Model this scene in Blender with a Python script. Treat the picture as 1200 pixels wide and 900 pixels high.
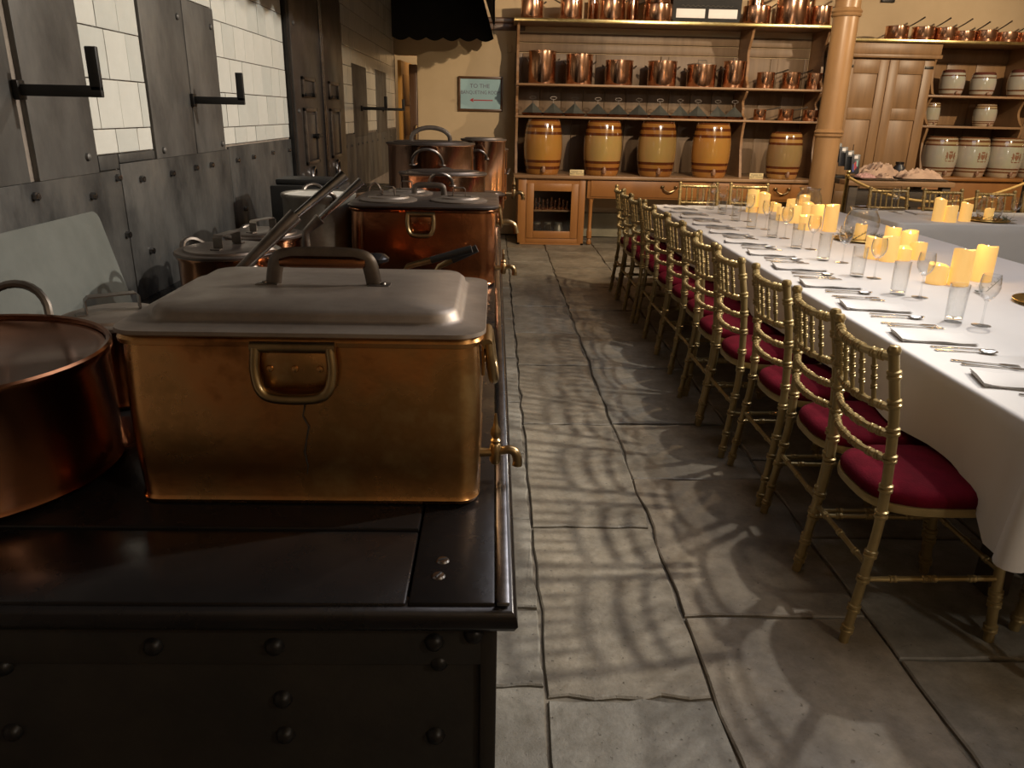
import bpy, bmesh, math, random
from math import sin, cos, pi, radians, sqrt, hypot
from mathutils import Vector, Matrix, noise as mnoise
random.seed(7)
R = random.uniform
for o in list(bpy.data.objects): bpy.data.objects.remove(o, do_unlink=True)
SC = bpy.context.scene
COL = SC.collection

# ------------------------------------------------------------------ camera
F = 895.0; CH = 1.48
VY = Vector((580 - 600, 133 - 450, F)).normalized()
VX = Vector((1, .012, .0224 + .354 * .012)); VX = (VX - VY * VX.dot(VY)).normalized()
VD = VX.cross(VY)
if VD.y < 0: VD = -VD
VD = VY.cross(VX); VD = VD if VD.y > 0 else -VD
def ray(u, v):
    c = Vector((u - 600, v - 450, F)); return Vector((VX.dot(c), VY.dot(c), -VD.dot(c)))
def onX(u, v, x): r = ray(u, v); return Vector((0, 0, CH)) + r * (x / r.x)
def onY(u, v, y): r = ray(u, v); return Vector((0, 0, CH)) + r * (y / r.y)
def onZ(u, v, z): r = ray(u, v); return Vector((0, 0, CH)) + r * ((z - CH) / r.z)
cd = bpy.data.cameras.new('camera'); cam = bpy.data.objects.new('camera', cd); COL.objects.link(cam)
right = Vector((VX.x, VY.x, -VD.x)); down = Vector((VX.y, VY.y, -VD.y)); fwd = Vector((VX.z, VY.z, -VD.z))
M3 = Matrix((right, -down, -fwd)).transposed()
cam.matrix_world = Matrix.Translation((0, 0, CH)) @ M3.to_4x4()
cd.sensor_width = 36; cd.lens = 36 * F / 1200; cd.clip_start = .02; cd.clip_end = 100
SC.camera = cam

# ------------------------------------------------------------------ light
vs = SC.view_settings
vs.view_transform = 'Standard'; vs.look = 'None'; vs.gamma = 1; vs.use_curve_mapping = False
vs.exposure = 0.0
wd = bpy.data.worlds.new('world'); SC.world = wd; wd.use_nodes = True
wd.node_tree.nodes['Background'].inputs[0].default_value = (.8, .85, 1, 1)
wd.node_tree.nodes['Background'].inputs[1].default_value = .03
def lamp(name, kind, loc, power, color, size=.05, target=None, **kw):
    d = bpy.data.lights.new(name, kind); d.energy = power; d.color = color
    if kind == 'AREA': d.size = size
    else: d.shadow_soft_size = size
    for k, val in kw.items(): setattr(d, k, val)
    o = bpy.data.objects.new(name, d); COL.objects.link(o); o.location = loc
    if target is not None:
        o.rotation_euler = (Vector(target) - Vector(loc)).to_track_quat('-Z', 'Y').to_euler()
    return o
WARM = (1, .77, .51); NEUT = (1, .93, .82)
lamp('track_lamp_aisle', 'SPOT', (2.55, 3.7, 3.0), 175, NEUT, .045, target=(-.5, 3.2, .9), spot_size=radians(112), spot_blend=.6)
lamp('track_lamp_amber', 'SPOT', (2.75, 5.15, 3.0), 105, (1, .72, .42), .045, target=(0, 5.15, .6), spot_size=radians(90), spot_blend=.5)
lamp('track_lamp_dresser', 'SPOT', (2.3, 5.3, 3.1), 560, WARM, .05, target=(1.0, 9.9, 1.4), spot_size=radians(90), spot_blend=.6)
lamp('track_lamp_cupboard', 'SPOT', (5.9, 5.8, 3.2), 520, WARM, .05, target=(3.9, 9.9, 1.2), spot_size=radians(95), spot_blend=.7)
lamp('track_lamp_range', 'SPOT', (3.6, 2.4, 3.2), 800, NEUT, .05, target=(-1.1, 2.8, 1.3), spot_size=radians(66), spot_blend=.6)
lamp('rear_fill', 'POINT', (3.2, -1.6, 3.2), 120, NEUT, .08)  # fill added behind the camera to lift the range and boiler fronts
lamp('roof_lantern', 'AREA', (2.6, 3.4, 4.3), 85, (.92, .93, 1.0), 3.0, target=(2.6, 3.4, 0))
lamp('passage_fill', 'POINT', (-.7, 11.2, 2.9), 40, WARM, .08)  # unseen light added to brighten the passage and the open door leaf

# ------------------------------------------------------------------ mesh builder
class MB:
    def __init__(s): s.v = []; s.f = []
    def add(s, vs_, fs):
        b = len(s.v); s.v += [tuple(p) for p in vs_]; s.f += [tuple(b + i for i in f) for f in fs]; return s
    def box(s, x0, x1, y0, y1, z0, z1, b=0):
        if b <= 0:
            return s.add([(x0,y0,z0),(x1,y0,z0),(x1,y1,z0),(x0,y1,z0),(x0,y0,z1),(x1,y0,z1),(x1,y1,z1),(x0,y1,z1)],
                         [(3,2,1,0),(4,5,6,7),(0,1,5,4),(1,2,6,5),(2,3,7,6),(3,0,4,7)])
        b = min(b, (x1-x0)*.49, (y1-y0)*.49, (z1-z0)*.49)
        bm = bmesh.new(); bmesh.ops.create_cube(bm, size=1)
        for q in bm.verts: q.co = Vector(((x0+x1)/2 + q.co.x*(x1-x0), (y0+y1)/2 + q.co.y*(y1-y0), (z0+z1)/2 + q.co.z*(z1-z0)))
        bmesh.ops.bevel(bm, geom=bm.edges[:], offset=b, segments=2, affect='EDGES', profile=.5)
        return s.bm(bm)
    def bm(s, bm):
        bm.verts.index_update(); s.add([q.co[:] for q in bm.verts], [[q.index for q in f.verts] for f in bm.faces]); bm.free(); return s
    def lathe(s, prof, seg=32, c=(0, 0, 0), sx=1, sy=1):
        n = len(prof); vs_ = []; fs = []
        for r, z in prof:
            for k in range(seg):
                a = 2*pi*k/seg; vs_.append((c[0] + r*cos(a)*sx, c[1] + r*sin(a)*sy, c[2] + z))
        for i in range(n-1):
            for k in range(seg):
                k2 = (k+1) % seg; fs.append((i*seg+k, i*seg+k2, (i+1)*seg+k2, (i+1)*seg+k))
        if prof[0][0] > 1e-6: fs.append(tuple(range(seg))[::-1])
        if prof[-1][0] > 1e-6: fs.append(tuple((n-1)*seg + k for k in range(seg)))
        return s.add(vs_, fs)
    def tube(s, pts, r, seg=8, closed=False, flat=None, cap=True):
        pts = [Vector(p) for p in pts]; n = len(pts); rr = r if isinstance(r, (list, tuple)) else [r]*n
        vs_ = []; fs = []; up = None
        for i, p in enumerate(pts):
            if closed: t = pts[(i+1) % n] - pts[i-1]
            else: t = pts[min(i+1, n-1)] - pts[max(i-1, 0)]
            t.normalize()
            if up is None:
                up = Vector((0, 0, 1)) if abs(t.z) < .9 else Vector((0, 1, 0))
            a = t.cross(up)
            if a.length < 1e-5: a = t.orthogonal()
            a.normalize(); b = a.cross(t).normalized(); up = b
            for k in range(seg):
                w = 2*pi*k/seg; ca, sb = cos(w), sin(w)
                if flat: ca *= flat[0]; sb *= flat[1]
                vs_.append(p + (a*ca + b*sb)*rr[i])
        m = n if closed else n-1
        for i in range(m):
            j = (i+1) % n
            for k in range(seg):
                k2 = (k+1) % seg; fs.append((i*seg+k, i*seg+k2, j*seg+k2, j*seg+k))
        if not closed and cap:
            fs.append(tuple(range(seg))[::-1]); fs.append(tuple((n-1)*seg+k for k in range(seg)))
        return s.add(vs_, fs)
    def prism(s, poly, a, b, axis='z'):
        n = len(poly)
        def P(p, h): return (p[0], p[1], h) if axis == 'z' else ((h, p[0], p[1]) if axis == 'x' else (p[0], h, p[1]))
        vs_ = [P(p, a) for p in poly] + [P(p, b) for p in poly]
        fs = [tuple(range(n))[::-1], tuple(range(n, 2*n))] + [(i, (i+1) % n, n+(i+1) % n, n+i) for i in range(n)]
        return s.add(vs_, fs)
    def loft(s, rings, cap=True, closed=True):
        n = len(rings[0]); vs_ = [p for r_ in rings for p in r_]; fs = []
        for i in range(len(rings)-1):
            for k in range(n if closed else n-1):
                k2 = (k+1) % n; fs.append((i*n+k, i*n+k2, (i+1)*n+k2, (i+1)*n+k))
        if cap: fs.append(tuple(range(n))[::-1]); fs.append(tuple((len(rings)-1)*n+k for k in range(n)))
        return s.add(vs_, fs)
    def xf(s, m, i0=0):
        s.v[i0:] = [tuple(m @ Vector(p)) for p in s.v[i0:]]; return s
    def data(s, name, smooth=True, angle=38):
        me = bpy.data.meshes.new(name); me.from_pydata(s.v, [], s.f)
        bm = bmesh.new(); bm.from_mesh(me); bmesh.ops.recalc_face_normals(bm, faces=bm.faces[:]); bm.to_mesh(me); bm.free()
        if smooth:
            me.polygons.foreach_set('use_smooth', [True]*len(me.polygons)); me.set_sharp_from_angle(angle=radians(angle))
        me.update(); return me
    def build(s, name, mat, parent=None, loc=(0, 0, 0), rz=0, smooth=True, angle=38):
        return mk(name, s.data(name, smooth, angle), mat, parent, loc, rz)
def mk(name, me, mat, parent=None, loc=(0, 0, 0), rz=0):
    o = bpy.data.objects.new(name, me); COL.objects.link(o)
    if mat is not None and not me.materials: me.materials.append(mat)
    o.location = loc; o.rotation_euler = (0, 0, rz)
    if parent is not None: o.parent = parent
    return o
def tag(o, label=None, cat=None, group=None, kind=None):
    if label: o['label'] = label
    if cat: o['category'] = cat
    if group: o['group'] = group
    if kind: o['kind'] = kind
    return o
def thing(name, label, cat, loc=(0, 0, 0), rz=0, group=None):
    o = bpy.data.objects.new(name, None); COL.objects.link(o); o.location = loc; o.rotation_euler = (0, 0, rz)
    o.empty_display_size = .05
    return tag(o, label, cat, group)
KIDS = {}
def copy_tree(root, loc, rz=None, label=None, group=None):
    def cp(o, par):
        c = o.copy(); COL.objects.link(c); c.parent = par
        for ch in [q for q in KIDS[root.name] if q.parent == o]: cp(ch, c)
        return c
    if root.name not in KIDS: KIDS[root.name] = list(root.children_recursive)
    r = cp(root, None); r.location = loc
    if rz is not None: r.rotation_euler = (0, 0, rz)
    if label: r['label'] = label
    if group: r['group'] = group
    return r
ORD = ['first','second','third','fourth','fifth','sixth','seventh','eighth','ninth','tenth','eleventh','twelfth','thirteenth','fourteenth']
def cat_rom(pts, n=6):
    P = [Vector(p) for p in pts]; P = [P[0]*2 - P[1]] + P + [P[-1]*2 - P[-2]]; out = []
    for i in range(1, len(P)-2):
        for k in range(n):
            t = k/n; a, b, c, d = P[i-1], P[i], P[i+1], P[i+2]
            out.append(.5*((2*b) + (c-a)*t + (2*a-5*b+4*c-d)*t*t + (3*b-a-3*c+d)*t**3))
    out.append(P[-2]); return out
def rrect(x0, x1, y0, y1, r, z, seg=6):
    out = []
    for cx, cy, a0 in ((x1-r, y1-r, 0), (x0+r, y1-r, pi/2), (x0+r, y0+r, pi), (x1-r, y0+r, 1.5*pi)):
        for k in range(seg+1):
            a = a0 + pi/2*k/seg; out.append((cx + r*cos(a), cy + r*sin(a), z))
    return out

# ------------------------------------------------------------------ materials
MATS = {}
def pmat(name, c1, c2=None, scale=6, rough=.5, metal=0, bump=0, bscale=None, r2=None, detail=6, stretch=None, contrast=(.35, .65), **kw):
    m = bpy.data.materials.new(name); m.use_nodes = True; nt = m.node_tree; N = nt.nodes; L = nt.links
    b = N['Principled BSDF']; b.inputs['Roughness'].default_value = rough; b.inputs['Metallic'].default_value = metal
    b.inputs['Base Color'].default_value = (*c1, 1)
    for k, val in kw.items(): b.inputs[k].default_value = val
    tc = N.new('ShaderNodeTexCoord'); vec = tc.outputs['Object']
    if stretch:
        mp = N.new('ShaderNodeMapping'); mp.inputs['Scale'].default_value = stretch; L.new(vec, mp.inputs[0]); vec = mp.outputs[0]
    if c2:
        n1 = N.new('ShaderNodeTexNoise'); n1.inputs['Scale'].default_value = scale; n1.inputs['Detail'].default_value = detail; n1.inputs['Roughness'].default_value = .62
        L.new(vec, n1.inputs['Vector'])
        cr = N.new('ShaderNodeValToRGB'); e = cr.color_ramp.elements
        e[0].position, e[1].position = contrast; e[0].color = (*c1, 1); e[1].color = (*c2, 1)
        L.new(n1.outputs['Fac'], cr.inputs[0]); L.new(cr.outputs[0], b.inputs['Base Color'])
        if r2 is not None:
            mr = N.new('ShaderNodeMapRange'); mr.inputs[1].default_value = .3; mr.inputs[2].default_value = .7
            mr.inputs[3].default_value = rough; mr.inputs[4].default_value = r2
            L.new(n1.outputs['Fac'], mr.inputs[0]); L.new(mr.outputs[0], b.inputs['Roughness'])
    if bump:
        n2 = N.new('ShaderNodeTexNoise'); n2.inputs['Scale'].default_value = bscale or scale*4; n2.inputs['Detail'].default_value = 5
        L.new(vec, n2.inputs['Vector']); bp = N.new('ShaderNodeBump'); bp.inputs['Strength'].default_value = bump; bp.inputs['Distance'].default_value = .01
        L.new(n2.outputs['Fac'], bp.inputs['Height']); L.new(bp.outputs[0], b.inputs['Normal'])
    MATS[name] = m; return m
copper = pmat('copper_worn', (.55, .26, .13), (.30, .125, .06), 5, .12, 1, .40, 6, r2=.24)
copper_dk = pmat('copper_dark', (.38, .17, .085), (.20, .088, .045), 4, .15, 1, .16, 6, r2=.28)
copper_gold = pmat('copper_golden', (.62, .42, .20), (.34, .165, .06), 3.4, .18, 1, .34, 5, r2=.34)
_cr = [n for n in copper_gold.node_tree.nodes if n.type == 'VALTORGB'][0].color_ramp  # orange and olive-gold patches in the copper stand in for reflections on the boiler
_cr.elements[0].position = .36; _cr.elements[0].color = (.30, .13, .045, 1); _cr.elements[1].position = .66; _cr.elements[1].color = (.60, .40, .18, 1)
for _p, _c in ((.44, (.66, .31, .11, 1)), (.52, (.60, .33, .13, 1)), (.58, (.46, .26, .10, 1))): _e = _cr.elements.new(_p); _e.color = _c
copper_br = pmat('copper_bright', (.80, .50, .34), (.62, .34, .21), 6, .13, 1, .08, 10, r2=.22)
tinned = pmat('tinned_lid', (.30, .25, .205), (.20, .16, .13), 7, .42, .8, .05, 30, r2=.5)
tinned_dk = pmat('tinned_lid_dark', (.17, .135, .115), (.10, .08, .07), 7, .30, .9, .05, 30, r2=.5)
tin = pmat('tin_grey', (.34, .32, .28), (.22, .20, .17), 12, .45, .8, .1, 40)
enamel = pmat('white_enamel', (.74, .70, .62), (.62, .58, .50), 8, .35)
brass = pmat('brass_aged', (.42, .31, .16), (.27, .19, .10), 14, .30, 1, .05, 40)
brass_br = pmat('brass_bright', (.80, .66, .32), (.60, .46, .2), 20, .22, 1)
iron = pmat('cast_iron', (.040, .037, .034), (.020, .018, .017), 9, .32, .75, .12, 40, r2=.5)
iron_body = pmat('cast_iron_body', (.034, .028, .022), (.020, .017, .014), 7, .40, .4, .1, 50, r2=.55)
iron_top = pmat('polished_iron_top', (.030, .026, .025), (.016, .014, .014), 6, .16, .6, .10, 18, r2=.34)
iron_wall = pmat('iron_wall_plate', (.12, .116, .108), (.032, .031, .030), 5.5, .42, .55, .2, 22, r2=.6, stretch=(1, 1, .6))
iron_strip = pmat('iron_wall_strip', (.15, .142, .13), (.07, .064, .058), 6, .45, .5, .14, 26, r2=.6, stretch=(1, 1, .5))
iron_door = pmat('iron_flue_door', (.11, .095, .083), (.065, .056, .050), 5, .32, .7, .06, 30, r2=.42)
rail_m = pmat('worn_steel', (.36, .35, .35), (.2, .19, .19), 20, .25, 1)
black = pmat('matt_black', (.012, .011, .010), None, rough=.5)
hood_in = pmat('soot_black', (.008, .008, .009), (.014, .013, .013), 8, .75)
hood_out = pmat('hood_metal', (.32, .29, .26), (.18, .16, .15), 9, .35, .8, .05, 30)
tile_w = pmat('glazed_tile', (.60, .59, .54), (.55, .54, .49), 1.1, .16, 0, .05, 10, r2=.22)
tile_w2 = pmat('glazed_tile_grey', (.54, .54, .495), (.49, .49, .45), 1.1, .16, 0, .05, 10, r2=.22)
grout = pmat('grout', (.23, .19, .15), (.15, .12, .10), 20, .9)
plaster = pmat('beige_plaster', (.56, .43, .27), (.52, .395, .245), 3, .85, 0, .04, 60)
plaster_up = pmat('grey_plaster', (.40, .36, .29), (.37, .33, .26), 3, .85)
def stonemat(name, a, b, off):
    m = bpy.data.materials.new(name); m.use_nodes = True; nt = m.node_tree; N = nt.nodes; L = nt.links; B = N['Principled BSDF']
    tc = N.new('ShaderNodeTexCoord'); mp = N.new('ShaderNodeMapping'); mp.inputs['Location'].default_value = (off, off*.7, 0); L.new(tc.outputs['Object'], mp.inputs[0])
    def noise(sc, det=6, ro=.6):
        n = N.new('ShaderNodeTexNoise'); n.inputs['Scale'].default_value = sc; n.inputs['Detail'].default_value = det; n.inputs['Roughness'].default_value = ro; L.new(mp.outputs[0], n.inputs['Vector']); return n
    def ramp(n, p0, c0, p1, c1):
        r = N.new('ShaderNodeValToRGB'); e = r.color_ramp.elements; e[0].position = p0; e[0].color = (*c0, 1); e[1].position = p1; e[1].color = (*c1, 1); L.new(n.outputs['Fac'], r.inputs[0]); return r
    def mul(x, y):
        k = N.new('ShaderNodeMix'); k.data_type = 'RGBA'; k.blend_type = 'MULTIPLY'; k.inputs[0].default_value = 1; L.new(x, k.inputs[6]); L.new(y, k.inputs[7]); return k.outputs[2]
    big = ramp(noise(2.4, 9, .66), .40, b, .62, a); mid = ramp(noise(14, 6, .7), .35, (.72, .70, .66), .62, (1, 1, 1)); pn = noise(58, 4, .62); pit = ramp(pn, .27, (.35, .33, .30), .36, (1, 1, 1))
    L.new(mul(mul(big.outputs[0], mid.outputs[0]), pit.outputs[0]), B.inputs['Base Color'])
    r = ramp(noise(6, 5), .3, (.42,)*3, .7, (.68,)*3); L.new(r.outputs[0], B.inputs['Roughness'])
    ad = N.new('ShaderNodeMath'); ad.operation = 'MULTIPLY_ADD'; ad.inputs[1].default_value = .35; L.new(pit.outputs[0], ad.inputs[0]); L.new(noise(11, 8, .68).outputs['Fac'], ad.inputs[2])
    bp = N.new('ShaderNodeBump'); bp.inputs['Strength'].default_value = .55; bp.inputs['Distance'].default_value = .012; L.new(ad.outputs[0], bp.inputs['Height']); L.new(bp.outputs[0], B.inputs['Normal'])
    return m
stone = stonemat('flagstone', (.27, .235, .18), (.15, .13, .10), 0)
stone2 = stonemat('flagstone_brown', (.26, .215, .155), (.14, .115, .085), 3.7)
stone3 = stonemat('flagstone_grey', (.27, .25, .21), (.16, .147, .122), 8.1)
mortar = pmat('mortar', (.17, .145, .11), (.05, .043, .034), 9, .9, 0, .5, 30)
slate = pmat('grey_slate', (.105, .110, .098), (.08, .085, .075), 7, .55, 0, .06, 60)
wood = pmat('dresser_wood', (.30, .17, .082), (.20, .105, .05), 3, .42, 0, .04, 30, stretch=(1, 1, 5))
wood_h = pmat('dresser_shelf_wood', (.33, .20, .105), (.23, .13, .065), 3, .42, 0, .04, 30, stretch=(.3, 3, 3))
wood_cab = pmat('cabinet_wood', (.31, .135, .036), (.235, .095, .026), 2.5, .38, 0, .03, 30, stretch=(1, 1, .25))
wood_pale = pmat('back_panel_wood', (.205, .135, .08), (.145, .092, .052), 3, .5, 0, .05, 30, stretch=(4, 1, .4))
wood_cup = pmat('cupboard_wood', (.29, .165, .075), (.21, .118, .052), 3, .42, 0, .03, 30, stretch=(4, 1, .4))
wood_old = pmat('old_dark_wood', (.075, .055, .036), (.035, .026, .018), 4, .6, 0, .2, 30, stretch=(.4, 3, 3))
wood_door = pmat('orange_door_wood', (.60, .31, .07), (.50, .24, .05), 2.5, .4, stretch=(3, 3, .4))
wood_dark = pmat('dark_door_wood', (.10, .048, .022), None, rough=.35)
col_m = pmat('grained_column', (.33, .19, .085), (.24, .135, .06), 4, .32, 0, .03, 30, stretch=(1, 1, .3))
gilt = pmat('gilt_paint', (.40, .30, .135), (.29, .212, .092), 9, .36, .6, .04, 40)
velvet = pmat('crimson_velvet', (.105, .0028, .011), (.07, .0018, .007), 12, .95, 0, .15, 160, **{'Specular IOR Level': .1})
linen = pmat('white_linen', (.62, .60, .585), (.59, .57, .555), 3, .8, 0, .03, 200)
linen_grey = pmat('grey_linen', (.66, .655, .63), (.62, .615, .59), 3, .8, 0, .03, 200)
steel = pmat('cutlery_steel', (.66, .65, .63), None, rough=.2, metal=1)
gold_plate = pmat('gold_charger', (.86, .62, .22), (.72, .5, .16), 8, .28, 1, .05, 30)
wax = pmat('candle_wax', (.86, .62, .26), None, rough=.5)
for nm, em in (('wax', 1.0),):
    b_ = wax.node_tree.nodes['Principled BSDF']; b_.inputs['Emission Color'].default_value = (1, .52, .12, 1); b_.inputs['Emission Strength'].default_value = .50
flame = pmat('candle_flame', (1, .85, .5), None); b_ = flame.node_tree.nodes['Principled BSDF']
b_.inputs['Emission Color'].default_value = (1, .70, .30, 1); b_.inputs['Emission Strength'].default_value = 9
leaf_m = pmat('dark_greenery', (.055, .085, .04), (.03, .05, .025), 9, .6)
sign_blue = pmat('sign_blue', (.36, .55, .60), (.33, .51, .56), 5, .3)
ink_grey = pmat('ink_purple_grey', (.16, .14, .2), None, rough=.6)
ink_red = pmat('ink_red', (.42, .02, .03), None, rough=.6)
ink_blk = pmat('ink_black', (.03, .025, .02), None, rough=.6)
cream = pmat('cream_card', (.62, .50, .27), None, rough=.6)
paper = pmat('white_paper', (.78, .76, .76), (.7, .69, .70), 4, .5)
calico = pmat('crumpled_calico', (.56, .40, .30), (.47, .32, .23), 5, .85, 0, .1, 30)
pinkish = pmat('pink_cloth', (.58, .36, .33), (.5, .29, .27), 5, .8)
rope_m = pmat('gold_rope', (.55, .36, .10), (.42, .26, .07), 40, .6)
peak_m = pmat('verdigris_tin', (.20, .21, .19), (.13, .14, .13), 10, .4, .7)
handle_m = pmat('dark_iron_handle', (.21, .18, .155), (.12, .10, .085), 14, .36, .9)
crest_m = pmat('brown_transfer', (.23, .12, .07), None, rough=.3)
wood_knob = pmat('ebony', (.012, .011, .012), None, rough=.2)
cover_m = [pmat('booklet_%d' % i, c, None, rough=.4) for i, c in enumerate(((.02, .022, .025), (.03, .03, .035), (.05, .07, .28), (.5, .12, .05), (.45, .02, .1), (.25, .45, .42)))]
def glassmat(name, tint, gl=.10):
    m = bpy.data.materials.new(name); m.use_nodes = True; nt = m.node_tree; N = nt.nodes; L = nt.links
    N.remove(N['Principled BSDF']); out = N['Material Output']
    t = N.new('ShaderNodeBsdfTransparent'); t.inputs[0].default_value = (*tint, 1)
    g = N.new('ShaderNodeBsdfGlossy'); g.inputs['Roughness'].default_value = .03
    lw = N.new('ShaderNodeLayerWeight'); lw.inputs[0].default_value = .5; pw = N.new('ShaderNodeMath'); pw.operation = 'POWER'; pw.inputs[1].default_value = 2.2; L.new(lw.outputs['Facing'], pw.inputs[0]); fr = N.new('ShaderNodeMath'); fr.operation = 'MULTIPLY_ADD'; fr.inputs[1].default_value = .80; fr.inputs[2].default_value = .04; L.new(pw.outputs[0], fr.inputs[0])
    mx = N.new('ShaderNodeMixShader'); L.new(fr.outputs[0], mx.inputs[0]); L.new(t.outputs[0], mx.inputs[1]); L.new(g.outputs[0], mx.inputs[2])
    L.new(mx.outputs[0], out.inputs[0]); return m
glass = glassmat('clear_glass', (.972, .976, .976)); pane_m = glassmat('cabinet_glass', (.88, .88, .86))
def bandmat(name, bands, base, r=.14):
    """glaze with painted horizontal bands: ramp over the object's own height 0..1 m (metres times scale)"""
    m = bpy.data.materials.new(name); m.use_nodes = True; nt = m.node_tree; N = nt.nodes; L = nt.links; b = N['Principled BSDF']
    b.inputs['Roughness'].default_value = r; b.inputs['Coat Weight'].default_value = .5; b.inputs['Coat Roughness'].default_value = .08
    tc = N.new('ShaderNodeTexCoord'); sp = N.new('ShaderNodeSeparateXYZ'); L.new(tc.outputs['Generated'], sp.inputs[0])
    cr = N.new('ShaderNodeValToRGB'); cr.color_ramp.interpolation = 'CONSTANT'; e = cr.color_ramp.elements
    e[0].position = 0; e[0].color = (*bands[0][1], 1); e[1].position = bands[1][0]; e[1].color = (*bands[1][1], 1)
    for p, c in bands[2:]:
        q = e.new(p); q.color = (*c, 1)
    L.new(sp.outputs[2], cr.inputs[0])
    n1 = N.new('ShaderNodeTexNoise'); n1.inputs['Scale'].default_value = 4; n1.inputs['Detail'].default_value = 4; L.new(tc.outputs['Object'], n1.inputs[0])
    mx = N.new('ShaderNodeMix'); mx.data_type = 'RGBA'; mx.blend_type = 'MULTIPLY'; mx.inputs[0].default_value = .35
    L.new(cr.outputs[0], mx.inputs[6]); L.new(n1.outputs['Color'], mx.inputs[7])
    mp = N.new('ShaderNodeMix'); mp.data_type = 'RGBA'; mp.inputs[0].default_value = .25
    L.new(mx.outputs[2], b.inputs['Base Color']); N.remove(mp); return m
BR = (.115, .032, .010); OC = (.36, .155, .035); TA = (.40, .21, .065); BB = (.17, .07, .03)
def bands_big(lo, mid): return [(0, lo), (.10, BR), (.155, lo), (.22, BR), (.27, mid), (.73, BR), (.78, lo), (.85, BR), (.90, lo), (.965, BR)]
bar_a = bandmat('barrel_glaze_amber', bands_big(OC, (.42, .195, .045)), None)
bar_b = bandmat('barrel_glaze_tan', bands_big(OC, (.41, .25, .085)), None)
bar_c = bandmat('barrel_glaze_stone', bands_big(TA, (.30, .185, .08)), None)
bar_w = bandmat('barrel_glaze_white', [(0, (.46, .36, .24)), (.12, BB), (.16, (.46, .36, .24)), (.2, BB), (.24, (.47, .43, .33)), (.78, BB), (.82, (.46, .33, .18)), (.88, BB), (.93, (.46, .36, .24)), (.97, BB)], None)
bar_s = bandmat('barrel_glaze_small', [(0, BB), (.08, (.47, .42, .33)), (.2, BB), (.26, (.47, .44, .36)), (.74, BB), (.79, (.5, .45, .36)), (.88, (.15, .05, .035))], None)

# ------------------------------------------------------------------ room shell
ZS = .85; XW = -1.22; YB = 10.05; XR = 7.6; YF = -3.2; ZC = 4.6
def struct(o): o['kind'] = 'structure'; return o
floor = struct(MB().box(XW-.2, XR+.2, YF-.2, YB+2.2, -.2, -.012).build('floor', mortar))
wall_left = struct(MB().box(XW-.2, XW, YF, YB, 0, ZC).build('wall_left', grout))
MB_b = MB().box(-.95, XR, YB, YB+.2, 0, ZC).box(XW, -.95, YB, YB+.2, 2.13, ZC)
wall_back = struct(MB_b.build('wall_back', plaster))
struct(MB().box(XR, XR+.2, YF, YB, 0, ZC).build('wall_right', plaster))
struct(MB().box(XW, XR, YF-.2, YF, 0, ZC).build('wall_front', plaster))
struct(MB().box(XW-.2, XR+.2, YF-.2, YB+.2, ZC, ZC+.2).build('ceiling', plaster))
struct(MB().box(-3.2, -.3, YB+2.0, YB+2.2, -.2, ZC).build('wall_passage', plaster))
struct(MB().box(-3.4, -3.2, YB+.2, YB+2.2, -.2, ZC).build('wall_passage_end', plaster))
# cornice moulding above the sign
struct(MB().box(-.95, .35, YB-.05, YB, 2.5, 2.56, .01).box(-.95, .35, YB-.03, YB, 2.42, 2.5, .008).build('trim_1', wood_dark))
struct(MB().box(.95, 3.9, YB-.10, YB, 0, .30, .01).build('trim_2', pmat('stone_plinth', (.33, .30, .21), (.26, .24, .17), 4, .7)))
# doorway in the back wall with its open leaf
d1 = struct(MB().box(-.022, .022, 0, .92, .02, 2.07, .004).build('door_1', wood_door, None, (-1.175, YB+.05, 0), radians(-4)))
for z0, z1 in ((.2, .75), (.85, 1.12), (1.2, 1.48), (1.56, 1.92)):
    MB().box(.018, .030, .12, .78, z0, z1, .008).build('door_panel', wood_door, d1)
d2 = struct(MB().box(-1.05, -.955, YB-.03, YB+.22, 0, 2.02, .006).build('trim_3', wood_dark))
MB().tube([(-.97, YB-.03, 1.12), (-.97, YB-.08, 1.12), (-.97, YB-.08, 1.32), (-.97, YB-.03, 1.32)], .011, 8).build('door_pull', brass, d2)

# floor slabs ----------------------------------------------------------
def slab(x0, x1, y0, y1, z, mat, jit=.008, nseg=7):
    pts = []
    def side(ax, ay, bx, by):
        for k in range(nseg):
            t = k/nseg; e = 0 if k == 0 else 1
            pts.append((ax + (bx-ax)*t + R(-jit, jit)*e, ay + (by-ay)*t + R(-jit, jit)*e))
    side(x0, y0, x1, y0); side(x1, y0, x1, y1); side(x1, y1, x0, y1); side(x0, y1, x0, y0)
    cx, cy = (x0+x1)/2, (y0+y1)/2; n = len(pts)
    def ins(p, d): 
        v = Vector((cx-p[0], cy-p[1])); v = v.normalized()*d*1.3 if v.length else v; return (p[0]+v.x, p[1]+v.y)
    vs_ = [(p[0], p[1], -.03) for p in pts] + [(*ins(p, .0015), z-.004) for p in pts] + [(*ins(p, .006), z + R(-.0006, .0006)) for p in pts]
    fs = [(i, (i+1) % n, n+(i+1) % n, n+i) for i in range(n)] + [(n+i, n+(i+1) % n, 2*n+(i+1) % n, 2*n+i) for i in range(n)] + [tuple(range(2*n, 3*n))]
    o = MB().add(vs_, fs).build('flagstone', mat, floor, smooth=False)
    return o
strips = [(-.12, .158), (.158, .612), (.612, 1.20), (1.20, 1.86), (1.86, 2.45), (2.45, 3.1), (3.1, 3.7), (3.7, 4.4), (4.4, 5.1), (5.1, 5.8), (5.8, 6.6), (6.6, 7.58)]
fixed = {0: [-.3, .7, 1.70, 2.05, 2.62, 3.23, 3.9, 4.7], 1: [.2, 1.655, 2.56, 3.585, 4.55, 5.3, 6.1], 2: [.5, 1.05, 2.01, 2.98, 3.6, 4.5, 5.1, 6.0]}
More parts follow.
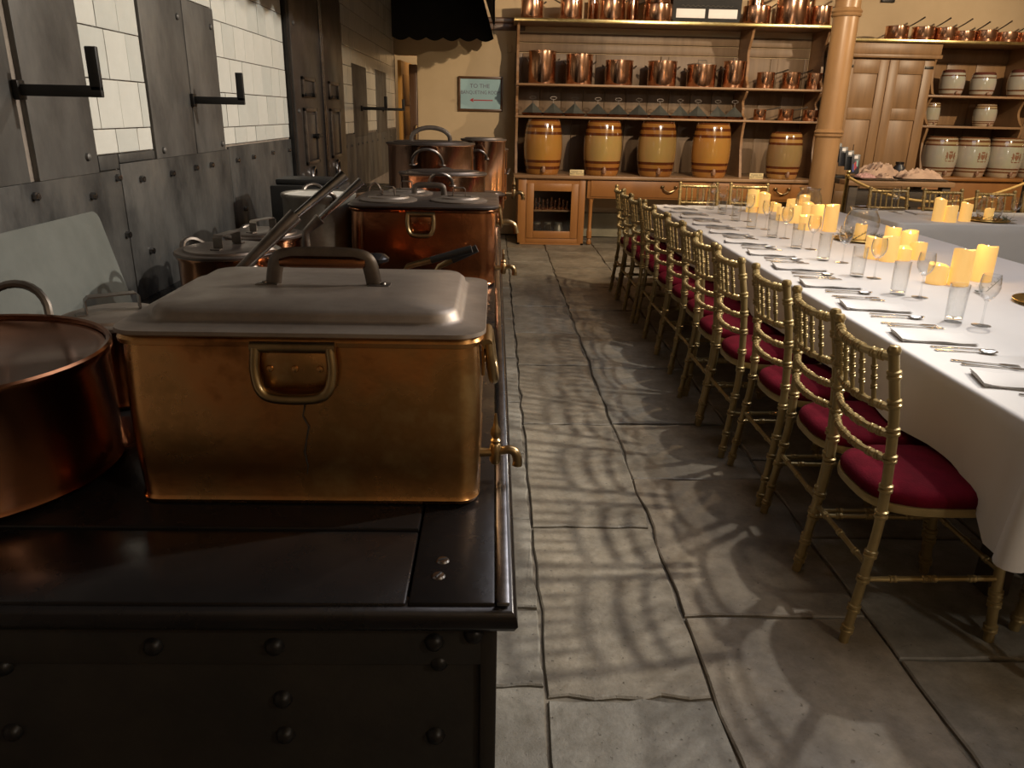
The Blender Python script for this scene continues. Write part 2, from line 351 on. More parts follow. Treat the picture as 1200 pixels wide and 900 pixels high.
smats = [stone, stone2, stone3]
for i, (a, b) in enumerate(strips):
    ys = list(fixed.get(i, []))
    if not ys:
        ys = [YF+.02+R(0, .5)]
    y = ys[-1]
    while y < YB-.4: y += R(.65, 1.15) if i else R(.4, .8); ys.append(min(y, YB))
    y = ys[0]
    if i < 3: ys = [YF+.02, -1.9, -.9] + ys
    elif ys[0] > YF+.1: ys = [YF+.02] + ys
    g = .0045
    for y0, y1 in zip(ys, ys[1:]):
        if y1-y0 < .05: continue
        slab(a+g, b-g, y0+g, y1-g, R(-.004, .002), smats[(i*2+int(y0*3)) % 3 if i else 2], .010 if i in (1, 2) else .006)

# ------------------------------------------------------------------ left wall: iron plates, tiles
UNIT = MB().box(-.5, .5, -.5, .5, -.5, .5).data('tile', False)
def tile_mesh():
    bm = bmesh.new(); bmesh.ops.create_cube(bm, size=1)
    bmesh.ops.bevel(bm, geom=[e for e in bm.edges if all(v.co.x > 0 for v in e.verts)], offset=.03, segments=1, affect='EDGES')
    me = bpy.data.meshes.new('tile'); bm.to_mesh(me); bm.free(); me.materials.append(tile_w); return me
TM = tile_mesh(); TM2 = TM.copy(); TM2.materials.clear(); TM2.materials.append(tile_w2)
def tiles(y0, y1, z0, z1, w=.115, h=.146, first=.075, avoid=()):
    z = z0; row = 0
    while z < z1:
        hh = first if row == 0 else h; yy = y0 - (R(.2, .8)*w if row % 2 else 0); 
        while yy < y1 - .01:
            ww = w*R(.92, 1.08); a, b = max(yy, y0), min(yy+ww, y1)
            segs = [(a, b, z, min(z+hh, z1))]
            for (p, q, s, t) in avoid:
                ns = []
                for (a_, b_, c_, d_) in segs:
                    if b_ <= p or a_ >= q or c_ >= t - .02: ns.append((a_, b_, c_, d_)); continue
                    if a_ < p: ns.append((a_, p, c_, d_))
                    if b_ > q: ns.append((q, b_, c_, d_))
                    if d_ > t + .02: ns.append((max(a_, p), min(b_, q), t, d_))
                segs = ns
            for (a_, b_, c_, d_) in segs:
                if b_-a_ < .02 or d_-c_ < .02: continue
                o = mk('tile', random.choice((TM, TM, TM2)), None, wall_left, (XW + R(-.0005, .0015), (a_+b_)/2, (c_+d_)/2))
                o.scale = (.020, b_-a_-.004, d_-c_-.004); o.rotation_euler = (0, R(-.006, .006), R(-.008, .008))
            yy += ww
        z += hh; row += 1
strips3 = [(6.96, 7.72, 1.2, 1.855), (8.30, 9.10, 1.2, 1.875)]
tiles(2.452, 2.86, 1.335, 2.35, w=.145)
tiles(2.86, 3.62, 1.875, 2.35, first=.13, w=.15)
tiles(3.62, 4.765, 1.322, 2.6, w=.165)
tiles(6.44, 9.89, 1.297, 2.72, w=.25, avoid=strips3, first=.09)
RIV = MB().lathe([(0, .011), (.006, .0105), (.011, .007), (.013, 0)], 10).xf(Matrix.Rotation(pi/2, 4, 'Y')).data('rivet')
RIV.materials.append(iron_strip)
NUT = MB().lathe([(0, .016), (.009, .016), (.011, .013), (.011, 0)], 6).xf(Matrix.Rotation(pi/2, 4, 'Y')).data('rivet'); NUT.materials.append(rail_m)
def plate(y0, y1, z0, z1, mat=iron_wall, t=.012, rivs=(), proud=0, nut=False):
    o = MB().box(XW-.002, XW+t+proud, y0+.003, y1-.003, z0, z1, .003).build('iron_plate', mat, wall_left)
    for (y, z) in rivs: mk('rivet', NUT if nut else RIV, None, o, (XW+t+proud, y, z))
    return o
zb = ZS - .02
plate(.8, 1.6, zb, 1.285, rivs=[(.95, 1.2), (1.3, 1.2)], nut=True)
plate(1.6, 2.585, zb, 1.285, rivs=[(1.72, 1.05), (2.08, 1.25), (2.375, 1.222), (2.55, 1.262), (2.56, 1.08)], nut=True)
plate(2.585, 3.66, zb, 1.302, rivs=[(2.72, 1.245), (2.98, 1.245), (3.22, 1.25), (2.72, 1.0), (3.4, 1.25)], nut=True)
plate(2.452, 2.585, 1.288, 1.333); plate(2.585, 2.866, 1.304, 1.333)
plate(3.66, 4.79, zb, 1.312, rivs=[(3.75, 1.25), (4.0, 1.252), (4.35, 1.255), (4.7, 1.255), (3.8, 1.02)], nut=True)
plate(6.42, 7.0, zb, 1.29, mat=iron_strip, rivs=[(6.55, 1.2), (6.8, 1.2)])
plate(7.0, 7.75, zb, 1.262, mat=iron_strip, rivs=[(7.12, 1.2), (7.35, 1.2), (7.6, 1.2)])
plate(7.75, 8.6, zb, 1.28, mat=iron_strip, rivs=[(7.95, 1.2), (8.3, 1.2)])
plate(8.6, 9.89, zb, 1.285, mat=iron_strip, rivs=[(8.8, 1.2), (9.4, 1.2)])
# tall strips
plate(.6, 1.55, 1.285, 2.6, iron_strip)
plate(1.55, 2.085, 1.285, 2.6, iron_strip, rivs=[(1.7, 1.35)])
plate(2.115, 2.445, 1.285, 2.6, iron_strip, t=.016, rivs=[(2.38, 1.335)])
plate(2.868, 3.26, 1.302, 1.872, iron_strip, t=.016, rivs=[(2.93, 1.33), (3.2, 1.8)])
plate(3.264, 3.612, 1.302, 1.872, iron_strip, t=.016, rivs=[(3.56, 1.33), (3.56, 1.8)])
for (a, b, s, t) in strips3: plate(a, b, 1.262, t, iron_strip, t=.013)
# hooks
def hook(y, z, ln, label):
    t = thing('wall_hook', label, 'hook', (XW, y, z), 0, 'iron pan hooks on the range wall')
    MB().box(.014, .030, -.018, .018, -.024, .024, .004).build('socket', iron, t)
    MB().box(.028, ln, -.008, .008, -.014, .014, .003).box(ln-.028, ln, -.008, .008, .0, .105, .003).build('bar', black, t)
hook(2.085, 1.512, .23, 'black iron hook between two iron strips, first from the leaning slate')
hook(3.262, 1.506, .225, 'black iron hook on the strip between two tiled bays')
hook(7.35, 1.50, .25, 'black iron hook on the first dark strip past the iron double door')
hook(8.75, 1.50, .25, 'black iron hook on the dark strip closest to the passage doorway')
# double iron flue door
fd = thing('flue_door', 'tall double iron flue door with sliding damper panels in the range wall', 'iron door', (XW, 5.6, ZS))
MB().box(0, .035, -.82, -.785, 0, 2.7, .004).box(0, .035, .785, .82, 0, 2.7, .004).build('door_frame', iron, fd)
for s, y0, y1 in ((0, -.78, -.01), (1, .01, .78)):
    lf = MB().box(.0, .045, y0, y1, .0, 2.7, .006).build('door_leaf', iron_door, fd)
    MB().box(.04, .058, (y1-.02 if s == 0 else y0), (y1 if s == 0 else y0+.02), 0, 2.7, .003).build('edge_bead', rail_m, lf)
    yc = (y0+y1)/2 - .05
    for (a, b, z0, z1, nm) in ((-.17, .17, .70, .82, 'damper_frame'), (-.17, .17, .30, .64, 'damper_frame')):
        fr = MB()
        fr.box(.044, .062, yc+a, yc+b, z1-.022, z1, .003).box(.044, .062, yc+a, yc+b, z0, z0+.022, .003).box(.044, .062, yc+a, yc+a+.03, z0, z1, .003).box(.044, .062, yc+b-.03, yc+b, z0, z1, .003)
        fr.build(nm, handle_m, lf)
    MB().box(.044, .056, yc-.11, yc+.11, .33, .60, .004).build('damper_plate', iron_door, lf)
    MB().tube([(.05, yc+.02, .715), (.085, yc+.02, .715)], .012, 8).box(.05, .07, yc-.14, yc+.14, .705, .725, .003).build('latch_bar', iron, lf)
    if s == 0: MB().tube([(.05, yc+.03, .47), (.095, yc+.03, .47)], [.012, .016], 8).tube([(.09, yc, .47), (.09, yc+.13, .47)], .009, 8).build('turn_handle', iron, lf)
    MB().tube([(.055, yc + .045*cos(a), .215 + .06*sin(a)) for a in [2*pi*k/16 for k in range(16)]], .012, 8, closed=True).build('ring_pull', rail_m, lf)
    for z in (.25, .62, 1.1): mk('rivet', RIV, None, lf, (.045, y0+.06, z))

# ------------------------------------------------------------------ hood over the range
hd = thing('range_hood', 'long black canopy hood with scalloped edge hanging over the range', 'hood', (0, 0, 2.30))
YH0, YH1, XH = .4, 9.75, -.01
def scal(n, L_, depth=.035):
    out = []
    for k in range(n*8+1):
        t = k/(n*8); out.append((t*L_, -depth*abs(sin(pi*t*n))))
    return out
# far end panel with scalloped lower edge (built as thin plate)
ln = XH - XW - .03
prof = [(XW+.015 + t, z) for t, z in scal(6, ln)]
poly = prof + [(XH-.40, 1.3), (XW+.015, 1.3)]
MB().prism(poly, YH1-.02, YH1, 'y').build('end_panel', hood_in, hd)
# sloped front with scallops
sc_ = scal(46, YH1-YH0)
fr = MB(); top = []; bot = []
vs_ = []
for t, z in sc_: vs_.append((XH, YH0+t, z))
for t, z in sc_: vs_.append((XH, YH0+t, .12))
for t, z in sc_: vs_.append((XH-.40, YH0+t, 1.3))
n = len(sc_); fs = []
for i in range(n-1): fs += [(i, i+1, n+i+1, n+i), (n+i, n+i+1, 2*n+i+1, 2*n+i)]
fr.add(vs_, fs); b0 = len(fr.v)
fr.add([(x-.012, y, z) for x, y, z in vs_], [f[::-1] for f in fs])
fr.build('front_panel', hood_out, hd)
MB().add([(x-.014, y, z+.004) for x, y, z in vs_], [f[::-1] for f in fs]).build('front_lining', hood_in, hd)
MB().box(XW+.015, XH-.38, YH0, YH1, 1.3, 1.33).build('crown_panel', hood_in, hd)

# ------------------------------------------------------------------ kitchen range
XE, YE0, YE1 = .040, .868, 7.3
rg = thing('kitchen_range', 'long black cast iron kitchen range with bolted side panels', 'range', (0, 0, 0))
# body
MB().box(XW+.01, .005, .905, YE1-.03, .02, ZS-.05, .006).build('body', iron_body, rg)
MB().box(XW+.01, .004, .897, .91, ZS-.115, ZS-.045, .003).build('front_rail', iron_body, rg)
MB().box(-.012, .012, .896, .915, .02, ZS-.048, .003).build('corner_angle', iron_body, rg)
# moulded top edge
prof = [(0, -.045), (.020, -.045), (.030, -.038), (.035, -.028), (.033, -.016), (.026, -.008), (.012, -.004), (0, -.004)]
m = MB()
a = [(x, z) for x, z in prof]
rings = []
for (px, py, dx, dy) in ((XW+.01, YE0+.035, 0, -1), (XE-.035, YE0+.035, 1, -1), (XE-.035, YE1, 1, 0)):
    rings.append([(px + dx*x, py + dy*x, ZS+z) for x, z in prof])
m.loft(rings, cap=True); m.build('edge_moulding', iron_top, rg, angle=60)
MB().box(XE-.030, XE-.012, YE0+.012, YE1, ZS-.004, ZS+.003, .002).build('edge_strip', rail_m, rg)
def tplate(x0, x1, y0, y1, dz=0, nm='top_plate'):
    return MB().box(x0+.0015, x1-.0015, y0+.0015, y1-.0015, ZS-.04, ZS+dz, .004).build(nm, iron_top, rg)
sp = tplate(-.112, XE-.030, YE0+.014, 2.3, 0)
tplate(XW+.012, -.112, YE0+.014, 1.075, -.001)
tplate(XW+.012, -.112, 1.075, 2.3, .003)
tplate(XW+.012, -.112, 2.3, 3.9, .001); tplate(XW+.012, -.112, 3.9, 5.5, .003); tplate(XW+.012, -.112, 5.5, YE1, 0)
tplate(-.112, XE-.030, 2.3, 4.6, .001); tplate(-.112, XE-.030, 4.6, YE1, 0)
for (u, v) in ((519, 657), (514, 675)):
    p = onZ(u, v, ZS)
    sw = MB().lathe([(0, .003), (.008, .0025), (.010, 0)], 14).build('screw', rail_m, sp, (p.x, p.y, ZS))
    MB().box(-.007, .007, -.0012, .0012, .0022, .0036).build('screw_slot', black, sw, rz=R(.4, 1.2))
BOLT = MB().lathe([(0, .014), (.006, .0135), (.012, .009), (.015, 0)], 12).xf(Matrix.Rotation(pi/2, 4, 'X')).data('bolt'); BOLT.materials.append(iron)
for (u, v) in ((322, 757), (509, 752), (514, 779), (330, 823), (333, 865), (510, 866), (12, 862), (0, 785), (180, 757), (555, 743)):
    p = onY(u, v, .897); mk('bolt', BOLT, None, rg, (p.x, .899 if v < 770 else .906, p.z))

# ------------------------------------------------------------------ pots
def loop_handle(w, h, r, n=14, out=0.0, drop=0):
    """U handle standing on the x axis; ends at (+-w/2,0,0), bows up by h and out by -y"""
    pts = []
    for k in range(n+1):
        a = pi*k/n; pts.append((-cos(a)*w/2*(1+.12*sin(a)), -out*sin(a), sin(a)*h))
    return pts
def strap_lid_handle(mat, par, z, L_=.11, h=.04, w=.028, rz=0):
    pr = [(-L_/2-.02, 0), (-L_/2, .001), (-L_/2, h-.008), (-L_/2+.008, h), (L_/2-.008, h), (L_/2, h-.008), (L_/2, .001), (L_/2+.02, 0)]
    m = MB(); t = .003
    rings = []
    for k, (x, zz) in enumerate(pr):
        nx, nz = (0, t) if k in (0, 1, 6, 7) else ((t, 0) if k in (2, 5) else (0, t))
        if k in (1, 2): nx, nz = t, t
        if k in (5, 6): nx, nz = -t, t
        if k in (3, 4): nx, nz = 0, -t
        rings.append([(x, -w/2, zz), (x, w/2, zz), (x+nx, w/2, zz+nz), (x+nx, -w/2, zz+nz)])
    m.loft(rings); o = m.build('lid_handle', mat, par, (0, 0, z), rz); return o
def round_pot(name, label, cat, loc, r, h, mat, lid=tinned_dk, sy=1, handles=2, hz=None, ha=0, lidh='strap', hm=handle_m, rim=.006, grp=None, big=.09, lhr=0, seg=48, inner=None, tilt=-34, inset=False):
    t = thing(name, label, cat, loc, 0, grp)
    pr = [(0, 0), (r-.012, 0), (r-.002, .004), (r+.003, .012), (r, .022), (r*1.0, h*.5), (r, h-.02), (r+rim, h-.012), (r+rim, h-.002), (r+rim*.4, h+.002), (r-.004, h), (r-.005, h*.5), (r-.006, .02), (0, .018)]
    MB().lathe(pr, seg, sy=sy).build('body', mat, t)
    if inner: MB().lathe([(r-.0065, .03), (r-.0065, h-.004)], seg, sy=sy).build('lining', inner, t)
    for k in range(handles):
        a = ha + pi*k; hy = hz if hz is not None else h*.72
        q = MB().tube(loop_handle(big, big*.62, .008), .0085, 8)
        q.xf(Matrix.Rotation(radians(-tilt), 4, 'X'))          # lean outward
        q.lathe([(0, -.004), (.018, -.004), (.02, 0), (.018, .004), (0, .004)], 10, (-big/2, 0, 0)).lathe([(0, -.004), (.018, -.004), (.02, 0), (.018, .004), (0, .004)], 10, (big/2, 0, 0))
        rr = r*(1 if sy == 1 else sqrt(cos(a)**2 + (sy*sin(a))**2))
        o = q.build('side_handle', hm, t, (cos(a)*rr, sin(a)*rr, hy), a + pi/2)
    if lid is not None and inset:
        l = MB().lathe([(0, h-.014), (r-.03, h-.014), (r-.022, h-.009), (r-.006, h-.009), (r-.006, h-.016), (0, h-.018)], seg).build('lid', lid, t)
        strap_lid_handle(copper, l, h-.014, rz=lhr, L_=.12, h=.05, w=.035)
    elif lid is not None:
        R_ = r+rim
        lp = [(0, h+.012), (R_*.80, h+.012), (R_*.84, h+.010), (R_*.86, h+.004), (R_+.002, h+.004), (R_+.005, h+.001), (R_+.004, h-.006), (R_, h-.006)]
        l = MB().lathe(lp[::-1], seg, sy=sy).build('lid', lid, t)
        if lidh == 'strap': strap_lid_handle(hm, l, h+.012, rz=lhr)
        elif lidh == 'loop':
            MB().tube(loop_handle(r*.9, .075, .008, 16), .0085, 8, flat=(1.5, .8)).build('lid_handle', hm, l, (0, 0, h+.011), lhr)
    return t
def tap(parent, loc, rz=0, s=1.0, m=brass, lever=True):
    """tap whose spout points along +x"""
    b = MB().tube([(0, 0, 0), (.03*s, 0, 0)], [.010*s, .008*s], 10)
    b.lathe([(0, -.022*s), (.008*s, -.022*s), (.011*s, -.016*s), (.011*s, .016*s), (.008*s, .02*s), (.010*s, .026*s), (.006*s, .031*s), (0, .031*s)], 14, (.036*s, 0, 0))
    sp = cat_rom([(.036*s, 0, 0), (.058*s, 0, .006*s), (.072*s, 0, .002*s), (.078*s, 0, -.012*s), (.078*s, 0, -.026*s)], 5)
    b.tube(sp, [.008*s + .002*s*k/len(sp) for k in range(len(sp))], 10)
    o = b.build('tap', m, parent, loc, rz)
    k = MB()
    if lever == 'wing': k.tube([(.036*s, -.02*s, .055*s), (.036*s, -.012*s, .066*s), (.036*s, 0, .05*s), (.036*s, .012*s, .066*s), (.036*s, .02*s, .055*s)], .004*s, 8).tube([(.036*s, 0, .028*s), (.036*s, 0, .052*s)], .005*s, 8)
    else: k.lathe([(.006*s, .03*s), (.010*s, .036*s), (.010*s, .046*s), (.005*s, .056*s), (.004*s, .066*s), (.002*s, .08*s), (0, .08*s)], 12, (.036*s, 0, 0))
    k.build('tap_key', m, o); return o
def bail(w, h, r, mat, par, loc, rz, plate_mat):
    """hinged drop handle hanging on a vertical face whose normal is -y"""
    o = MB().box(-w*.40, w*.40, -.006, 0, -h*.85, .002, .002).build('handle_plate', plate_mat, par, loc, rz)
    MB().tube([(-w/2, -.010, 0), (w/2, -.010, 0)], .009, 10).build('hinge_bar', mat, o)
    pts = cat_rom([(-w*.44, -.012, 0), (-w*.46, -.016, -h*.45), (-w*.40, -.02, -h*.85), (-w*.22, -.022, -h), (w*.22, -.022, -h), (w*.40, -.02, -h*.85), (w*.46, -.016, -h*.45), (w*.44, -.012, 0)], 5)
    MB().tube(pts, r, 10).build('drop_handle', mat, o)
    for dx in (-.3, 0, .3):
        MB().lathe([(0, .003), (.005, .002), (.006, 0)], 10).xf(Matrix.Rotation(pi/2, 4, 'X')).build('rivet', plate_mat, o, (w*dx, -.006, -h*.45))
    return o
ZP = ZS + .0035
def boiler(name, label, x0, x1, y0, y1, h, rc, mat, loc_z=ZP):
    t = thing(name, label, 'copper boiler', ((x0+x1)/2, (y0+y1)/2, loc_z))
    a, b = (x1-x0)/2, (y1-y0)/2
    rings = [rrect(-a+.01, a-.01, -b+.01, b-.01, rc, 0), rrect(-a, a, -b, b, rc, .003), rrect(-a-.003, a+.003, -b-.003, b+.003, rc, .010), rrect(-a, a, -b, b, rc, .017)]
    for k in range(1, 5): rings.append(rrect(-a-.004*sin(pi*k/5), a+.004*sin(pi*k/5), -b-.004*sin(pi*k/5), b+.004*sin(pi*k/5), rc, .017+(h-.035)*k/5))
    rings += [rrect(-a, a, -b, b, rc, h-.016), rrect(-a-.007, a+.007, -b-.007, b+.007, rc+.006, h-.013), rrect(-a-.008, a+.008, -b-.008, b+.008, rc+.006, h-.006), rrect(-a-.004, a+.004, -b-.004, b+.004, rc, h), rrect(-a+.004, a-.004, -b+.004, b-.004, rc, h), rrect(-a+.005, a-.005, -b+.005, b-.005, rc, .03)]
    MB().loft(rings).build('body', mat, t)
    return t, a, b
def rlid(t, a, b, h, rc, mat, rise=.035, ins=.045):
    e = .012
    rings = [rrect(-a-e+.004, a+e-.004, -b-e+.004, b+e-.004, rc+.01, h+.001), rrect(-a-e, a+e, -b-e, b+e, rc+.012, h+.004), rrect(-a-e+.001, a+e-.001, -b-e+.001, b+e-.001, rc+.012, h+.010), rrect(-a+ins*.55, a-ins*.55, -b+ins*.55, b-ins*.55, rc+.01, h+.013),
             rrect(-a+ins*.7, a-ins*.7, -b+ins*.7, b-ins*.7, rc+.01, h+.018), rrect(-a+ins*.75, a-ins*.75, -b+ins*.75, b-ins*.75, rc+.01, h+rise-.008), rrect(-a+ins*.95, a-ins*.95, -b+ins*.95, b-ins*.95, rc+.005, h+rise), rrect(-a*.45, a*.45, -b*.45, b*.45, rc*.8, h+rise+.004)]
    return MB().loft(rings).build('lid', mat, t, angle=50)

# B: big boiler
tB, aB, bB = boiler('copper_boiler', 'large rectangular copper boiler with domed lid at the front of the range', -.585, -.022, 1.150, 1.575, .292, .035, copper_gold)
lB = rlid(tB, aB, bB, .292, .035, tinned)
hb = cat_rom([(-.098, 0, 0), (-.093, 0, .03), (-.085, 0, .052), (-.06, 0, .060), (0, 0, .062), (.06, 0, .060), (.085, 0, .052), (.093, 0, .03), (.098, 0, 0)], 4)
lh = MB().tube(hb, .009, 8, flat=(1.7, .55)).build('lid_handle', handle_m, lB, (0, 0, .330), 0); lh.scale = (.92, 1, .88)
MB().tube([(-.082, 0, .045), (-.06, 0, .047), (.06, 0, .047), (.082, 0, .045)], [.009, .013, .013, .009], 10).build('handle_grip', copper_dk, lh)
for s in (-1, 1): MB().box(s*.108-.022, s*.108+.022, -.016, .016, -.003, .003, .002).lathe([(0, .007), (.005, .006), (.007, .002)], 10, (s*.115, 0, 0)).build('handle_foot', handle_m, lh)
bail(.130, .080, .0085, brass, tB, (-.004, -bB-.004, .280), 0, copper_gold)
bail(.10, .07, .0085, brass, tB, (aB+.004, -.085, .262), pi/2, copper_gold)
MB().tube([onY(u, v, 1.1442) - Vector(tB.location) for u, v in ((354, 463), (357, 476), (355, 488), (362, 500), (359, 516), (357, 530), (361, 546), (360, 556))], [.0006, .0012, .001, .0016, .0012, .0018, .001, .0005], 6).build('seam_crack', ink_blk, tB)
tap(tB, (aB-.004, -.10, .048), 0, .95)
# A: round stock pot at the left
round_pot('stock_pot', 'dark copper stock pot with ring handles beside the large boiler', 'pot', (-.945, 1.27, ZP), .258, .222, copper_dk, lid=copper_dk, ha=pi/2+.10, handles=2, hz=.205, big=.13, tilt=-22, inset=True, lidh='strap', hm=handle_m, lhr=.2)
# C: small lidded pot
round_pot('tall_saucepan', 'small tall copper pot with knob strap between stock pot and boiler', 'pot', (-.835, 1.66, ZP), .105, .185, copper, lid=tinned, handles=0, lhr=.6)
# E, F round lidded pots behind the boiler
round_pot('stew_pot', 'round copper stew pot with dull lid and loop handles against the iron wall', 'pot', (-.77, 2.24, ZP), .138, .235, copper, lid=tinned_dk, ha=pi-.55, hz=.21, big=.085, lhr=1.4)
round_pot('stew_pot', 'smaller round copper pot with dull lid between stew pot and tin pan', 'pot', (-.80, 2.70, ZP), .125, .215, copper, lid=tinned_dk, ha=2.2, handles=1, hz=.19, big=.07, lhr=1.2)
# G tin pan
round_pot('tin_pan', 'open grey tin pan with white enamel inside, beside twin lidded boiler', 'pan', (-.697, 3.13, ZP), .140, .315, tin, lid=None, ha=-pi/2+.35, handles=2, hz=.29, big=.085, hm=handle_m, inner=enamel)
# long-handled bain-marie pans (handles rise behind the boiler lid)
def long_pan(label, c, r, h, p0, p1, p2, hm1, hm2, mat):
    t = thing('long_handled_pan', label, 'pan', (c[0], c[1], ZP), 0, 'long handled pans behind the boiler')
    MB().lathe([(0, 0), (r-.004, 0), (r, .006), (r, h), (r+.003, h+.002), (r-.003, h+.002), (r-.004, .01), (0, .008)], 36).build('body', mat, t)
    q = [Vector(p) - Vector((c[0], c[1], ZP)) for p in (p0, p1, p2)]
    d = Vector((q[0].x, q[0].y, 0)).normalized()
    h_ = MB().tube(cat_rom([d*r*.98 + Vector((0, 0, h-.03)), q[0]], 3) + [q[0] + (q[1]-q[0])*.5, q[1]], [.010, .011, .012, .012, .015, .019], 12).build('handle_socket', hm1, t)
    MB().tube([q[1] + (q[0]-q[1])*.12, q[1], q[1] + (q[2]-q[1])*.55, q[2]], [.008, .009, .0115, .014], 12).build('handle_shaft', hm2, h_)
P0 = onY(275, 322, 1.86); P1 = onY(347, 252, 1.93); P2 = onY(404, 205, 1.98)
long_pan('copper pan with thick socketed handle rising over the boiler lid', (-.60, 1.80), .10, .16, P0, P1, P2, handle_m, rail_m, copper)
P0 = onY(358, 272, 2.46); P1 = onY(375, 256, 2.47); P2 = onY(424, 212, 2.50)
long_pan('copper pan with slim steel handle beside the thick handled pan', (-.50, 2.40), .11, .20, P0, P1, P2, handle_m, rail_m, copper)
# two dark-handled skillets in front of H
for i, (a_, b_, c_) in enumerate((((478, 312), (505, 305), (553, 292)), ((515, 312), (530, 305), (559, 291)))):
    t = thing('skillet', ('copper skillet with angled black handle in front of the twin lidded boiler', 'copper skillet with straight black handle beside the angled one')[i], 'skillet', (-.30 + .05*i, 2.22 + .27*i, ZP), 0, 'skillets with black handles')
    MB().lathe([(0, 0), (.10, 0), (.112, .01), (.12, .05), (.117, .05), (.108, .012), (0, .008)], 32).build('body', copper, t)
    q = [onY(*p, 2.35 + .1*i) - Vector(t.location) for p in (a_, b_, c_)]
    MB().tube([(.10, .05, .045), q[0] + Vector((-.03, 0, -.05)), q[0], q[1]], [.008, .008, .009, .010], 10).build('handle_socket', brass, t)
    MB().tube([q[1], q[1]*.5 + q[2]*.5, q[2]], [.011, .012, .013], 10).build('handle_grip', black, t)
t = thing('ladle', 'ladle with round ebony knob lying behind the boiler', 'ladle', (-.33, 1.78, ZP))
MB().lathe([(0, 0), (.05, .004), (.06, .03), (.057, .03), (.045, .008), (0, .006)], 24).build('bowl', copper, t)
q = onY(440, 304, 1.86) - Vector(t.location)
MB().tube([(.055, 0, .03), (.06, .02, .15), q], .006, 8).build('stem', brass, t)
MB().lathe([(0, -.014), (.018, -.012), (.032, -.004), (.034, .004), (.024, .012), (0, .016)], 20).build('knob', wood_knob, t, q)
# H second boiler
tH, aH, bH = boiler('copper_boiler', 'copper boiler with two small round lids and two side taps', -.535, .006, 2.88, 3.40, .290, .06, copper, ZP)
rings = [rrect(-aH-.012, aH+.012, -bH-.012, bH+.012, .07, .291), rrect(-aH-.014, aH+.014, -bH-.014, bH+.014, .072, .297), rrect(-aH-.006, aH+.006, -bH-.006, bH+.006, .066, .303)]
lH = MB().loft(rings).build('lid', tinned_dk, tH)
for (x, y) in ((-.14, -.12), (.13, -.10), (-.10, .14)):
    l2 = MB().lathe([(.108, .302), (.11, .308), (.10, .312), (.08, .314), (.075, .320), (0, .322)], 36).build('round_lid', tinned, lH, (x, y, 0))
    strap_lid_handle(handle_m, lH, .320, .05, .035, .03, 0).location = (x, y, .320)
MB().tube(cat_rom([(-.06, 0, 0), (-.058, 0, .03), (-.045, 0, .042), (0, 0, .044), (.045, 0, .042), (.058, 0, .03), (.06, 0, 0)], 4), .007, 8, flat=(1.7, .55)).build('lid_handle', handle_m, lH, (.0, .06, .303))
bail(.105, .075, .008, brass, tH, (-.005, -bH-.004, .270), 0, copper)
bail(.09, .07, .008, brass, tH, (aH+.004, .0, .270), pi/2, copper)
tap(tH, (aH-.004, -.16, .055), 0, 1.05, brass, 'wing')
MB().tube(cat_rom([(aH-.01, .02, .20), (aH+.04, .02, .21), (aH+.075, .02, .20), (aH+.088, .02, .165)], 5), .012, 10).build('spout', brass, tH)
# J iron block
t = MB().box(-.16, .16, -.13, .13, 0, .30, .01).box(-.14, .14, -.10, .10, .30, .325, .006).build('iron_trivet_box', black, None, (-.86, 3.72, ZP)); tag(t, 'black cast iron box against the flue door', 'iron box')
# K shallow copper pan
t = round_pot('shallow_pan', 'shallow pinkish copper pan with thin wire handle', 'pan', (-.535, 3.80, ZP), .145, .235, copper_br, lid=None, handles=0)
MB().tube([(-.03 + .03*cos(a), -.06, .25 + .055*sin(a)) for a in [pi*k/12 for k in range(13)]], .004, 8).build('wire_handle', handle_m, t)
MB().lathe([(0, .238), (.14, .238), (.153, .241), (.153, .246), (.14, .248), (0, .262)], 36).build('lid', copper_br, t)
# L oval pot, M stock pot, N, O, P
round_pot('oval_pan', 'oval polished copper pan standing before the tallest stock pot', 'pan', (-.262, 4.05, ZP), .215, .335, copper_br, lid=tinned_dk, sy=.72, handles=2, ha=-pi/2, hz=.285, big=.115, lidh=None)
round_pot('stock_pot', 'tallest copper stock pot with arched lid handle on the range', 'pot', (-.375, 4.72, ZP), .250, .455, copper_br, lid=tinned_dk, handles=2, ha=-pi/2, hz=.345, big=.17, lidh='loop', lhr=.1)
round_pot('stock_pot', 'tall narrow copper stock pot beside the tallest one', 'pot', (-.075, 5.42, ZP), .145, .46, copper_br, lid=tinned, handles=2, ha=-pi/2-.2, hz=.34, big=.11, lidh=None)
round_pot('shallow_saucepan', 'low copper pan with dark lid tucked before the tall narrow pot', 'pan', (-.03, 4.62, ZP), .085, .18, copper_br, lid=tinned_dk, handles=0, lidh=None)
tO = round_pot('tapped_urn', 'slim copper urn with brass tap at the far edge of the range', 'urn', (-.01, 6.0, ZP), .105, .375, copper_br, lid=tinned, handles=1, ha=0, hz=.20, big=.06, lidh=None)
tap(tO, (.10, 0, .05), 0, 1.7, brass)
# D slate slab leaning on the wall
m = MB(); pr = rrect(-.36, .36, 0, .335, .03, 0, 5)
m.loft([[(-.007, p[0], p[1]) for p in pr], [(.007, p[0], p[1]) for p in pr]])
sl = m.build('slate_slab', slate, None, (XW+.10, 2.0, ZS+.006)); sl.rotation_euler = (0, radians(-13.5), 0); sl.location.z = ZS + .005
tag(sl, 'plain grey slate slab leaning against the iron wall plates', 'slab')

# ------------------------------------------------------------------ dresser on the back wall
YD = 9.20                                # counter front
dr = thing('dresser', 'long wooden kitchen dresser with open shelves and a glazed cupboard', 'dresser', (0, 0, 0))
XD0, XD1 = .25, 3.86
MB().box(XD0-.02, XD1+.06, YD, YB-.005, .775, .812, .008).build('counter_top', wood_h, dr)
